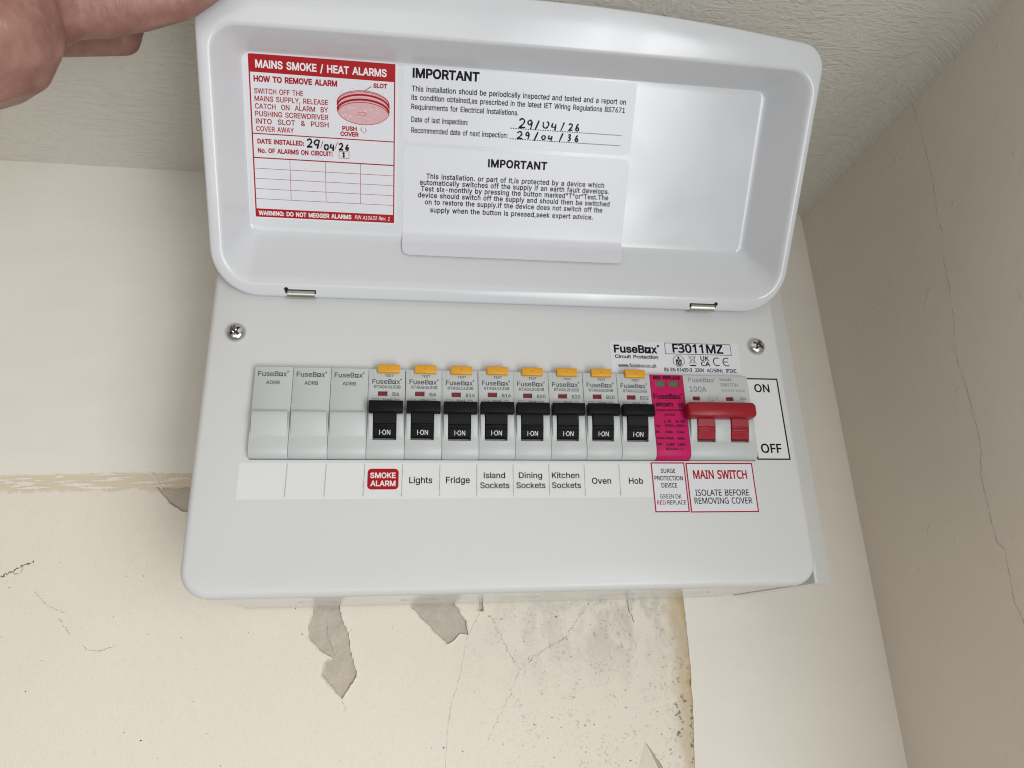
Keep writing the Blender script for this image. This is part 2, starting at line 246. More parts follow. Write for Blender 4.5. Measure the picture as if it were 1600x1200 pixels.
# ------------------------------------------------------------------ lettering (outlines of each letter, 500 units to the em)
FONT = {}
for ln in r'''"160;39,159,35,254,68,254,64,159;96,159,93,254,125,254,122,159
&224;98,-3,75,-1,55,6,39,17,27,31,20,48,17,67,19,82,24,95,32,106,42,117,70,139,108,168,118,176,127,187,130,194,131,202,129,214,123,223,113,228,101,230,92,229,84,227,77,222,73,216,69,208,68,199,69,190,73,182,84,164,102,142,219,0,182,0,86,116,61,146,51,159,44,172,39,185,38,199,40,215,45,229,55,241,67,249,82,255,100,257,118,255,133,249,145,241,154,230,160,217,162,202,161,191,158,181,152,171,146,162,128,146,77,109,64,98,55,87,50,77,48,66,50,54,55,44,62,35,72,29,83,25,96,23,111,25,126,30,139,37,151,48,160,61,168,76,173,93,174,112,204,112,202,90,198,72,192,57,185,46,173,31,166,23,153,12,136,3,117,-2
(137;45,103,46,132,50,162,53,177,57,192,61,206,66,221,76,247,88,270,118,270,106,242,95,214,87,185,81,157,77,129,76,103,77,80,80,57,86,33,94,8,99,-5,105,-19,111,-33,118,-48,88,-48,78,-29,69,-11,62,8,56,27,51,46,47,66,45,84
)137;19,-48,26,-33,32,-18,38,-4,43,9,51,34,57,58,60,81,61,103,60,129,56,157,50,185,41,214,31,242,19,270,48,270,60,247,71,221,76,206,80,192,83,177,86,162,91,132,92,103,91,84,89,65,86,46,81,27,74,8,67,-11,58,-30,48,-48
,94;19,-60,34,36,68,36,42,-60
-227;168,122,168,94,57,94,57,122
.94;48,-2,39,-1,31,4,26,12,25,20,26,29,31,37,39,42,48,43,56,42,64,37,69,29,71,20,69,12,64,4,56,-1
/125;117,266,36,-38,7,-38,89,266
0227;113,-3,87,0,65,12,47,31,34,57,30,72,27,89,25,107,24,127,25,147,27,165,30,182,35,197,48,223,65,242,87,254,113,258,139,254,161,242,179,223,192,197,197,182,200,165,202,147,203,127,202,107,200,89,197,72,192,57,179,31,162,12,140,0;113,25,131,28,145,37,157,52,165,72,170,97,172,127,170,157,165,182,157,203,145,218,131,227,113,230,96,227,82,218,70,203,62,182,56,157,55,127,56,97,62,72,70,52,82,37,96,28
1227;38,0,38,27,195,27,195,0;138,254,138,0,106,0,106,224,105,224,43,179,43,213,99,254
2227;32,0,32,24,117,114,141,141,149,153,155,163,159,174,160,186,159,198,154,209,146,218,137,224,125,228,112,230,98,228,86,224,77,216,69,207,65,195,64,181,33,181,35,202,43,221,55,237,72,248,91,255,112,258,134,255,153,248,169,237,181,223,188,205,191,186,189,172,185,159,179,145,168,129,133,90,76,30,76,28,195,28,195,0
3227;109,-3,87,-1,66,5,49,15,35,29,26,46,22,66,55,66,57,54,63,44,72,35,83,30,95,26,109,25,124,26,138,30,149,37,157,46,163,58,165,72,163,86,158,98,150,109,137,117,121,122,101,124,78,124,78,150,144,224,144,226,35,226,35,254,186,254,186,230,106,139,106,144,132,144,154,138,172,127,185,111,194,93,196,72,194,51,185,33,172,18,154,6,133,-1
4227;20,53,20,79,123,254,155,254,54,83,54,81,207,81,207,53;141,0,141,61,141,73,141,159,171,159,171,0
5227;111,-3,89,-1,70,6,54,16,41,30,33,47,30,65,61,65,64,54,69,44,77,36,87,30,98,26,111,25,125,27,138,32,149,41,157,52,162,66,164,81,162,97,157,111,148,122,137,131,124,137,109,138,96,137,84,134,73,129,64,123,34,126,48,254,183,254,183,226,75,226,67,151,68,151,77,157,89,162,101,166,115,167,131,165,147,160,161,153,172,143,182,130,189,116,194,99,195,82,193,58,184,38,171,21,154,8,134,-1
6227;113,-3,91,-1,71,7,55,20,42,37,34,58,32,81,34,100,40,119,51,142,69,170,126,254,161,254,75,131,73,131,77,137,83,144,90,149,98,153,107,156,117,157,139,155,158,147,173,136,185,120,192,101,194,79,192,56,184,36,171,20,155,7,135,-1;113,24,127,26,139,31,149,40,157,51,162,64,164,79,162,94,157,107,149,118,139,126,127,131,113,133,99,131,87,126,77,118,69,107,64,94,62,79,64,64,69,51,77,40,87,31,99,26
7227;48,0,162,224,162,226,31,226,31,254,195,254,195,224,82,0
8227;113,-3,89,-1,68,6,50,17,37,31,29,48,26,68,28,83,33,98,40,110,51,121,63,128,76,132,76,133,59,141,46,154,38,171,35,190,38,209,45,225,57,239,73,249,92,256,113,258,134,256,153,249,169,239,181,225,188,209,191,190,188,171,180,154,167,141,150,133,150,132,164,128,176,121,186,110,194,98,199,83,200,68,198,48,189,31,176,17,158,6,137,-1;113,25,129,26,142,30,153,37,161,46,167,57,168,69,167,83,161,94,153,104,141,111,128,116,113,118,98,116,85,111,73,104,65,94,59,83,58,69,59,57,64,46,73,37,84,30,97,26;113,145,126,146,137,150,146,157,154,165,158,176,160,188,158,200,154,210,147,218,138,225,126,229,113,230,100,229,89,225,79,218,72,210,68,200,66,188,68,176,72,165,79,157,89,150,100,146
9227;113,258,135,255,155,247,171,234,184,217,192,197,194,173,192,155,186,135,175,112,158,84,100,0,65,0,151,124,154,124,149,117,144,111,137,105,128,101,119,98,109,97,87,100,69,107,53,119,41,134,34,154,32,176,34,198,42,218,55,235,71,247,91,255;113,230,99,228,87,223,77,215,69,204,64,191,63,176,64,161,69,148,77,137,87,129,99,123,113,122,127,123,139,129,149,137,157,147,162,160,164,175,162,190,157,204,150,215,139,223,127,228
:94;48,-2,39,-1,31,4,26,12,25,20,26,29,31,37,39,42,48,43,56,42,64,37,69,29,71,20,69,12,64,4,56,-1;48,135,39,137,31,142,26,149,25,158,26,167,31,174,39,179,48,181,56,179,64,174,69,167,71,158,69,149,64,142,56,137
A240;8,0,101,254,138,254,231,0,198,0,144,151,132,186,116,239,123,239,106,185,95,151,43,0;55,71,55,99,185,99,185,71
B228;30,0,30,254,121,254,145,252,164,245,180,235,190,221,197,205,199,187,198,172,193,160,187,150,178,143,168,137,157,133,157,131,170,129,182,123,192,114,201,102,207,86,209,68,207,50,200,33,189,20,172,9,151,2,123,0;62,29,122,29,148,31,165,40,175,53,178,68,176,81,171,92,163,102,153,109,140,114,124,115,62,115;62,143,119,143,132,144,144,148,154,155,162,163,166,174,168,186,165,202,156,214,141,223,120,226,62,226
C255;134,-3,118,-2,103,1,88,6,75,12,63,21,52,32,43,44,35,58,28,73,24,90,21,108,20,127,21,146,24,165,28,181,35,197,43,210,52,223,63,233,75,242,88,249,103,254,118,257,134,258,152,256,170,252,186,245,201,236,214,224,224,209,232,193,236,174,204,174,200,186,195,197,187,206,179,214,169,220,158,224,146,227,134,228,111,225,92,216,75,202,62,182,54,157,52,127,54,97,63,72,75,53,92,38,112,29,134,26,146,27,158,30,169,34,179,40,187,48,195,57,200,68,204,80,236,80,232,62,224,45,214,31,201,19,187,9,170,2,153,-2
D251;109,0,48,0,48,29,107,29,136,31,159,40,177,55,189,75,197,99,200,128,197,156,190,180,177,200,160,214,138,223,110,226,47,226,47,254,113,254,131,253,147,251,162,246,176,239,200,221,217,196,223,181,227,164,230,147,231,128,230,109,227,91,223,74,217,59,209,46,199,34,188,24,175,15,161,9,145,4,128,1;62,254,62,0,30,0,30,254
E209;30,0,30,254,186,254,186,226,62,226,62,143,178,143,178,114,62,114,62,29,188,29,188,0
F205;30,0,30,254,185,254,185,226,62,226,62,139,173,139,173,111,62,111,62,0
G260;134,-3,118,-2,102,1,88,6,75,13,63,21,52,32,42,44,35,58,28,73,24,90,21,108,20,127,21,146,24,165,28,181,35,197,42,210,52,223,62,233,74,242,88,249,102,254,117,257,132,258,152,256,170,252,187,245,202,235,214,222,225,208,232,192,237,174,204,174,199,186,194,197,186,206,178,213,168,220,158,224,146,227,133,228,111,225,92,216,75,202,62,182,54,157,52,127,54,97,63,72,75,53,92,38,112,29,134,26,155,29,172,36,187,47,198,62,205,80,207,101,217,100,141,100,141,128,239,128,239,100,236,71,225,45,209,25,188,9,163,0
H258;30,0,30,254,62,254,62,144,196,144,196,254,228,254,228,0,196,0,196,116,62,116,62,0
I150;16,0,16,29,59,29,59,226,16,226,16,254,135,254,135,226,91,226,91,29,135,29,135,0
J198;93,-3,62,2,38,16,28,27,22,40,18,56,17,73,17,86,49,86,49,73,52,52,61,37,75,28,93,25,110,28,124,37,133,52,136,73,136,254,168,254,168,73,167,56,163,40,156,27,147,16,123,2
K233;52,73,52,108,70,131,87,152,106,172,182,254,224,254,116,138,114,138;30,0,30,254,62,254,62,167,62,112,62,97,62,0;186,0,94,130,114,155,224,0
L196;30,0,30,254,62,254,62,29,181,29,181,0
M314;30,0,30,254,76,254,139,94,144,79,150,61,156,42,161,24,154,24,159,41,165,61,171,79,176,94,238,254,284,254,284,0,252,0,252,145,252,163,253,184,253,207,253,229,256,229,249,205,241,181,234,161,228,145,171,0,143,0,85,145,80,160,72,181,65,204,56,229,59,229,60,208,60,186,61,164,61,145,61,0
N262;30,0,30,254,68,254,172,91,181,75,194,53,207,27,202,27,200,54,200,79,199,97,199,254,232,254,232,0,193,0,101,145,89,165,74,191,54,226,60,227,61,192,62,164,62,145,62,0
O267;133,-3,118,-2,103,1,88,6,75,12,63,21,52,32,43,44,35,58,28,73,24,90,21,108,20,127,21,146,24,165,28,181,35,197,43,210,52,223,63,233,75,242,88,249,103,254,118,257,133,258,149,257,164,254,179,249,192,242,204,233,215,223,224,210,232,197,238,181,243,165,246,146,247,127,246,108,243,90,238,73,232,58,224,44,215,32,204,21,192,12,179,6,164,1,149,-2;133,26,155,29,175,38,191,52,204,72,212,97,215,127,212,157,204,182,191,202,175,216,155,225,133,228,112,225,92,216,75,202,63,182,54,157,52,127,54,97,63,72,75,52,92,38,112,29
P222;30,0,30,254,118,254,144,252,166,244,183,231,195,215,202,195,204,174,202,152,195,133,183,116,166,104,144,96,118,93,55,93,55,121,116,121,134,123,149,128,159,136,167,147,171,160,172,174,171,188,167,201,159,211,148,219,134,224,116,226,62,226,62,0
Q267;123,80,156,80,185,42,192,32,234,-24,200,-24,173,13,166,23;133,-3,118,-2,103,1,88,6,75,12,63,21,52,32,43,44,35,58,28,73,24,90,21,108,20,127,21,146,24,165,28,181,35,197,43,210,52,223,63,233,75,242,88,249,103,254,118,257,133,258,149,257,164,254,179,249,192,242,204,233,215,223,224,210,232,197,238,181,243,165,246,146,247,127,246,108,243,90,238,73,232,58,224,44,215,32,204,21,192,12,179,6,164,1,149,-2;133,26,155,29,175,38,191,52,204,72,212,97,215,127,212,157,204,182,191,202,175,216,155,225,133,228,112,225,92,216,75,202,63,182,54,157,52,127,54,97,63,72,75,52,92,38,112,29
R224;30,0,30,254,118,254,145,252,167,244,183,232,195,217,202,198,205,176,202,154,195,136,183,120,166,109,145,101,118,99,48,99,48,128,117,128,135,129,149,133,160,141,167,150,171,162,173,176,171,190,167,202,159,212,149,220,134,224,116,226,62,226,62,0;177,0,115,115,151,115,214,0
S223;112,-4,86,-2,64,5,46,15,32,30,23,48,19,68,52,68,55,55,62,44,71,35,83,29,97,26,112,25,128,26,143,30,155,37,165,46,171,57,173,70,171,81,166,89,158,96,148,102,122,111,92,120,64,130,43,145,30,163,26,186,29,206,37,224,51,238,69,249,90,256,114,258,137,256,158,249,175,238,189,224,197,208,200,189,169,189,163,206,151,219,134,227,112,229,97,228,84,224,73,218,64,209,59,199,58,188,60,176,65,167,74,160,85,154,106,147,132,140,156,132,168,126,179,119,189,110,197,99,202,85,204,69,201,50,193,32,180,17,162,5,139,-2
T224;16,226,16,254,208,254,208,226,128,226,128,0,96,0,96,226
U259;129,-4,101,-1,77,8,57,22,42,40,33,62,30,87,30,254,62,254,62,89,64,72,70,57,80,44,94,34,110,28,129,26,149,28,165,34,179,44,188,57,194,72,196,89,196,254,229,254,229,87,226,62,216,40,201,22,182,8,157,-1
V240;102,0,8,254,42,254,96,103,108,69,124,15,117,15,133,69,145,103,197,254,231,254,139,0
W343;78,0,8,254,41,254,82,98,88,73,93,47,98,20,95,20,100,47,106,73,112,98,153,254,190,254,231,98,237,73,243,47,249,20,244,20,249,47,255,73,261,98,302,254,335,254,265,0,228,0,184,161,176,196,168,237,175,237,167,197,159,161,115,0
X237;9,0,109,142,109,118,15,254,52,254,89,200,102,181,112,164,122,146,116,146,126,164,136,181,149,200,187,254,223,254,129,119,129,143,228,0,191,0,146,65,134,83,125,98,115,116,122,116,113,98,103,83,91,65,46,0
Y236;102,0,102,104,8,254,46,254,96,172,111,146,125,115,112,115,126,146,140,172,191,254,228,254,134,104,134,0
Z219;21,0,21,23,137,193,153,215,170,238,174,227,143,226,111,226,20,226,20,254,198,254,198,231,84,64,67,40,49,17,45,27,76,28,107,29,200,29,200,0
a195;80,-4,63,-3,47,2,34,11,24,22,17,37,15,54,17,69,22,80,29,90,39,97,50,102,63,105,89,110,117,113,126,115,133,117,136,121,138,127,138,128,137,139,133,148,128,156,120,161,110,164,98,165,85,164,75,161,66,156,59,150,54,144,50,137,20,146,29,161,39,173,52,182,66,188,82,191,97,192,119,190,131,186,143,180,153,172,161,160,167,145,168,126,168,0,138,0,138,26,136,26,126,12,118,6,108,1,95,-3;85,23,101,24,114,29,124,37,132,47,136,57,138,69,138,95,130,91,116,88,100,86,88,84,67,79,58,75,52,70,47,62,46,52,47,43,51,36,57,30,65,26,74,24
b212;115,-4,99,-3,86,2,76,8,69,16,59,29,56,29,56,0,26,0,26,254,57,254,57,160,59,160,69,173,76,180,86,186,98,191,115,192,137,189,156,180,173,166,185,146,193,122,195,94,193,66,185,42,173,23,157,8,137,-1;110,23,126,26,140,33,150,44,158,58,163,75,164,95,163,114,158,131,150,145,140,156,126,163,110,165,94,163,81,156,70,145,62,131,58,114,56,95,58,75,63,58,70,43,81,32,94,26
c198;104,-4,79,-1,58,8,41,23,28,43,20,66,17,94,20,122,28,146,41,165,58,180,79,189,104,192,117,191,130,189,142,184,153,178,162,170,170,161,176,150,181,138,151,131,145,145,135,155,121,162,104,165,86,162,73,155,62,144,54,129,50,112,48,94,50,75,54,59,62,44,73,33,86,26,104,23,121,26,135,33,146,44,152,59,181,51,177,39,171,28,163,19,153,11,142,4,130,0,117,-3
d212;98,-4,75,-1,56,8,40,23,27,42,20,66,17,94,20,122,27,146,40,166,56,180,75,189,98,192,114,191,126,186,136,180,144,173,153,160,155,160,155,254,186,254,186,0,156,0,156,29,153,29,143,16,136,8,126,2,114,-3;102,23,118,26,132,32,142,43,150,58,154,75,156,95,154,114,150,131,142,145,132,156,118,163,102,165,86,163,72,156,62,145,54,131,50,114,48,95,50,75,54,58,62,44,73,33,86,26
e202;106,-4,80,-1,58,8,41,23,28,42,20,66,17,93,20,121,28,145,40,165,58,180,78,189,103,192,118,191,133,187,147,180,160,170,170,157,179,141,184,121,186,97,186,85,37,85,37,110,169,110,155,101,153,119,149,134,141,147,131,157,118,163,103,165,87,163,73,157,62,147,54,135,50,121,48,105,48,89,50,69,55,53,64,40,76,31,90,25,106,23,117,24,127,26,135,31,143,36,149,44,153,53,182,45,177,32,168,20,156,10,141,2,125,-3
f127;114,190,114,164,3,164,3,190;40,0,40,216,42,231,48,243,57,252,68,259,80,264,94,265,111,263,121,260,114,234,107,236,97,237,85,235,77,230,72,221,71,209,71,0
g213;103,-75,84,-74,67,-70,53,-63,41,-55,32,-45,25,-35,51,-20,61,-33,68,-39,77,-44,89,-48,103,-49,124,-46,141,-38,152,-23,156,-3,156,34,153,34,143,21,136,14,126,8,114,4,97,2,76,5,56,13,40,27,28,45,20,68,17,96,20,123,27,147,40,166,56,180,76,189,98,192,114,191,127,186,137,180,144,173,154,159,157,159,157,190,186,190,186,-4,183,-27,175,-45,162,-59,145,-68,125,-73;102,30,118,32,132,38,142,47,150,61,155,77,156,96,155,115,150,132,142,146,132,156,119,163,102,165,86,163,73,156,62,145,54,131,50,115,48,96,50,78,54,61,62,48,73,38,86,32
h205;57,113,57,0,26,0,26,254,57,254,57,144,51,144,62,166,76,181,94,189,114,192,132,190,148,184,161,174,170,160,177,142,179,120,179,0,148,0,148,118,145,137,136,152,123,161,105,165,92,163,80,159,71,151,63,141,58,129
i83;26,0,26,190,57,190,57,0;42,221,34,223,27,227,22,234,21,242,22,249,27,256,34,260,42,262,50,260,57,256,62,249,63,242,62,234,57,227,50,223
j83;26,190,57,190,57,-15,55,-31,51,-45,43,-56,32,-65,19,-70,2,-71,-5,-71,-5,-43,1,-43,12,-42,20,-36,25,-27,26,-15;42,221,34,223,27,227,22,234,20,242,22,249,27,256,34,260,42,262,50,260,57,256,61,249,63,242,61,234,57,227,50,223
k190;55,68,55,106,60,106,142,190,180,190,92,100,89,100;26,0,26,254,57,254,57,0;147,0,74,93,96,114,186,0
l95;70,-1,50,2,37,10,29,24,26,42,26,254,57,254,57,49,58,38,60,31,65,27,73,26,80,26,85,27,90,1,81,0
m305;26,0,26,190,56,190,56,148,54,148,59,162,66,173,75,182,86,188,98,192,110,193,129,190,144,180,154,166,160,147,156,147,161,160,169,172,178,181,190,187,204,192,218,193,234,191,249,186,261,177,270,164,276,148,278,128,278,0,248,0,248,127,245,145,236,156,224,163,209,165,197,164,187,160,179,153,173,145,169,135,168,124,168,0,137,0,137,130,134,144,126,156,115,163,100,165,89,164,79,160,70,154,63,145,58,133,57,119,57,0
n205;57,113,57,0,26,0,26,190,56,190,56,144,51,144,62,166,76,181,94,189,114,192,132,190,147,184,160,174,170,160,176,142,179,120,179,0,148,0,148,118,145,137,136,152,123,161,105,165,92,163,80,159,71,151,63,141,58,129
o208;104,-4,79,-1,58,8,41,23,28,43,20,66,17,94,20,122,28,146,41,165,58,180,79,189,104,192,128,189,149,180,167,165,180,146,188,122,191,94,188,66,180,43,167,23,149,8,128,-1;104,23,121,26,135,33,146,44,154,59,158,75,160,94,158,112,154,129,146,144,135,155,121,162,104,165,86,162,73,155,62,144,54,129,50,112,48,94,50,75,54,59,62,44,73,33,86,26
p212;26,-71,26,190,56,190,56,160,59,160,69,173,76,180,86,186,98,191,115,192,137,189,156,180,173,166,185,146,193,122,195,94,193,66,185,42,173,23,157,8,137,-1,115,-4,99,-3,86,2,76,8,69,16,59,29,57,29,57,-71;110,23,126,26,140,33,150,44,158,58,163,75,164,95,163,114,158,131,150,145,140,156,126,163,110,165,94,163,81,156,70,145,62,131,58,114,56,95,58,75,63,58,70,43,81,32,94,26
q212;186,-71,155,-71,155,29,153,29,143,16,136,8,126,2,114,-3,98,-4,75,-1,56,8,40,23,27,42,20,66,17,94,20,122,27,146,40,166,56,180,75,189,98,192,114,191,126,186,136,180,144,173,153,160,156,160,156,190,186,190;102,23,118,26,132,32,142,43,150,58,154,75,156,95,154,114,150,131,142,145,132,156,118,163,102,165,86,163,72,156,62,145,54,131,50,114,48,95,50,75,54,58,62,44,73,33,86,26
r130;26,0,26,190,56,190,56,160,58,160,65,173,76,184,90,190,107,192,115,192,122,192,122,161,115,162,103,163,91,161,80,157,70,151,63,142,58,131,57,118,57,0
s182;91,-4,72,-3,56,2,42,9,31,19,23,32,18,47,47,53,53,40,62,30,75,25,91,23,108,25,122,31,131,40,134,51,132,60,127,68,118,74,106,78,75,85,52,93,36,104,27,119,23,137,26,152,33,166,43,177,58,185,74,190,94,192,112,191,127,186,140,179,149,170,157,158,162,145,134,139,129,149,121,158,110,164,94,166,78,164,65,158,57,150,54,139,56,129,62,122,72,116,86,111,115,105,137,97,153,86,162,71,166,53,163,37,156,24,145,12,130,3,112,-2
t114;102,190,102,164,3,164,3,190;32,236,63,236,63,49,64,38,68,31,75,26,85,25,93,26,101,27,107,1,96,-1,84,-2,62,1,46,11,36,26,32,46
u205;91,-3,73,-1,57,5,44,15,35,29,28,47,26,69,26,190,57,190,57,72,60,52,68,37,82,28,100,25,113,27,125,31,134,38,142,48,146,61,148,76,148,190,179,190,179,0,149,0,149,46,154,46,143,23,129,8,111,0
v195;81,0,9,190,42,190,83,78,93,43,103,10,92,10,101,43,112,78,152,190,186,190,113,0
w284;69,0,11,190,44,190,67,107,77,68,88,21,82,21,93,67,103,107,126,190,158,190,181,107,191,68,201,21,196,21,206,68,217,107,240,190,272,190,215,0,184,0,159,86,152,112,145,140,138,169,145,169,138,140,131,112,124,86,99,0
x189;10,0,86,109,86,86,14,190,50,190,74,153,90,127,104,103,88,103,101,127,117,153,141,190,176,190,104,84,104,107,179,0,143,0,115,43,100,68,86,91,102,91,89,68,74,43,46,0
y195;24,-69,31,-43,36,-44,44,-45,52,-44,59,-42,65,-37,71,-29,75,-18,81,-1,9,190,42,190,83,78,93,43,103,10,92,10,101,43,112,78,153,190,186,190,102,-29,96,-43,88,-54,80,-62,70,-68,58,-71,46,-73,32,-72
z190;21,0,21,23,127,160,127,161,24,161,24,190,166,190,166,165,63,30,63,28,169,28,169,0
~227;26,75,28,94,33,109,41,120,51,127,63,132,76,133,88,132,99,128,110,121,123,110,137,99,143,97,149,96,159,98,166,104,171,113,172,126,200,126,199,107,193,93,185,81,175,74,163,70,151,68,138,70,127,74,116,81,103,91,89,102,83,104,77,105,68,103,60,98,56,89,54,75
·98;49,98,40,100,33,105,28,112,26,121,28,130,33,137,40,142,49,144,58,142,65,137,70,130,72,121,70,112,65,105,58,100'''.split('\n'):
    if not ln: continue
    a, *cs = ln[1:].split(';')
    FONT[ln[0]] = (int(a), [[(int(q[i]), int(q[i + 1])) for i in range(0, len(q), 2)] for q in (c.split(',') for c in cs)])
FONT['I'] = (92, [[(30, 0), (30, 254), (62, 254), (62, 0)]]); FONT['l'] = (80, [[(25, 0), (25, 258), (54, 258), (54, 0)]])
FONT2 = {}
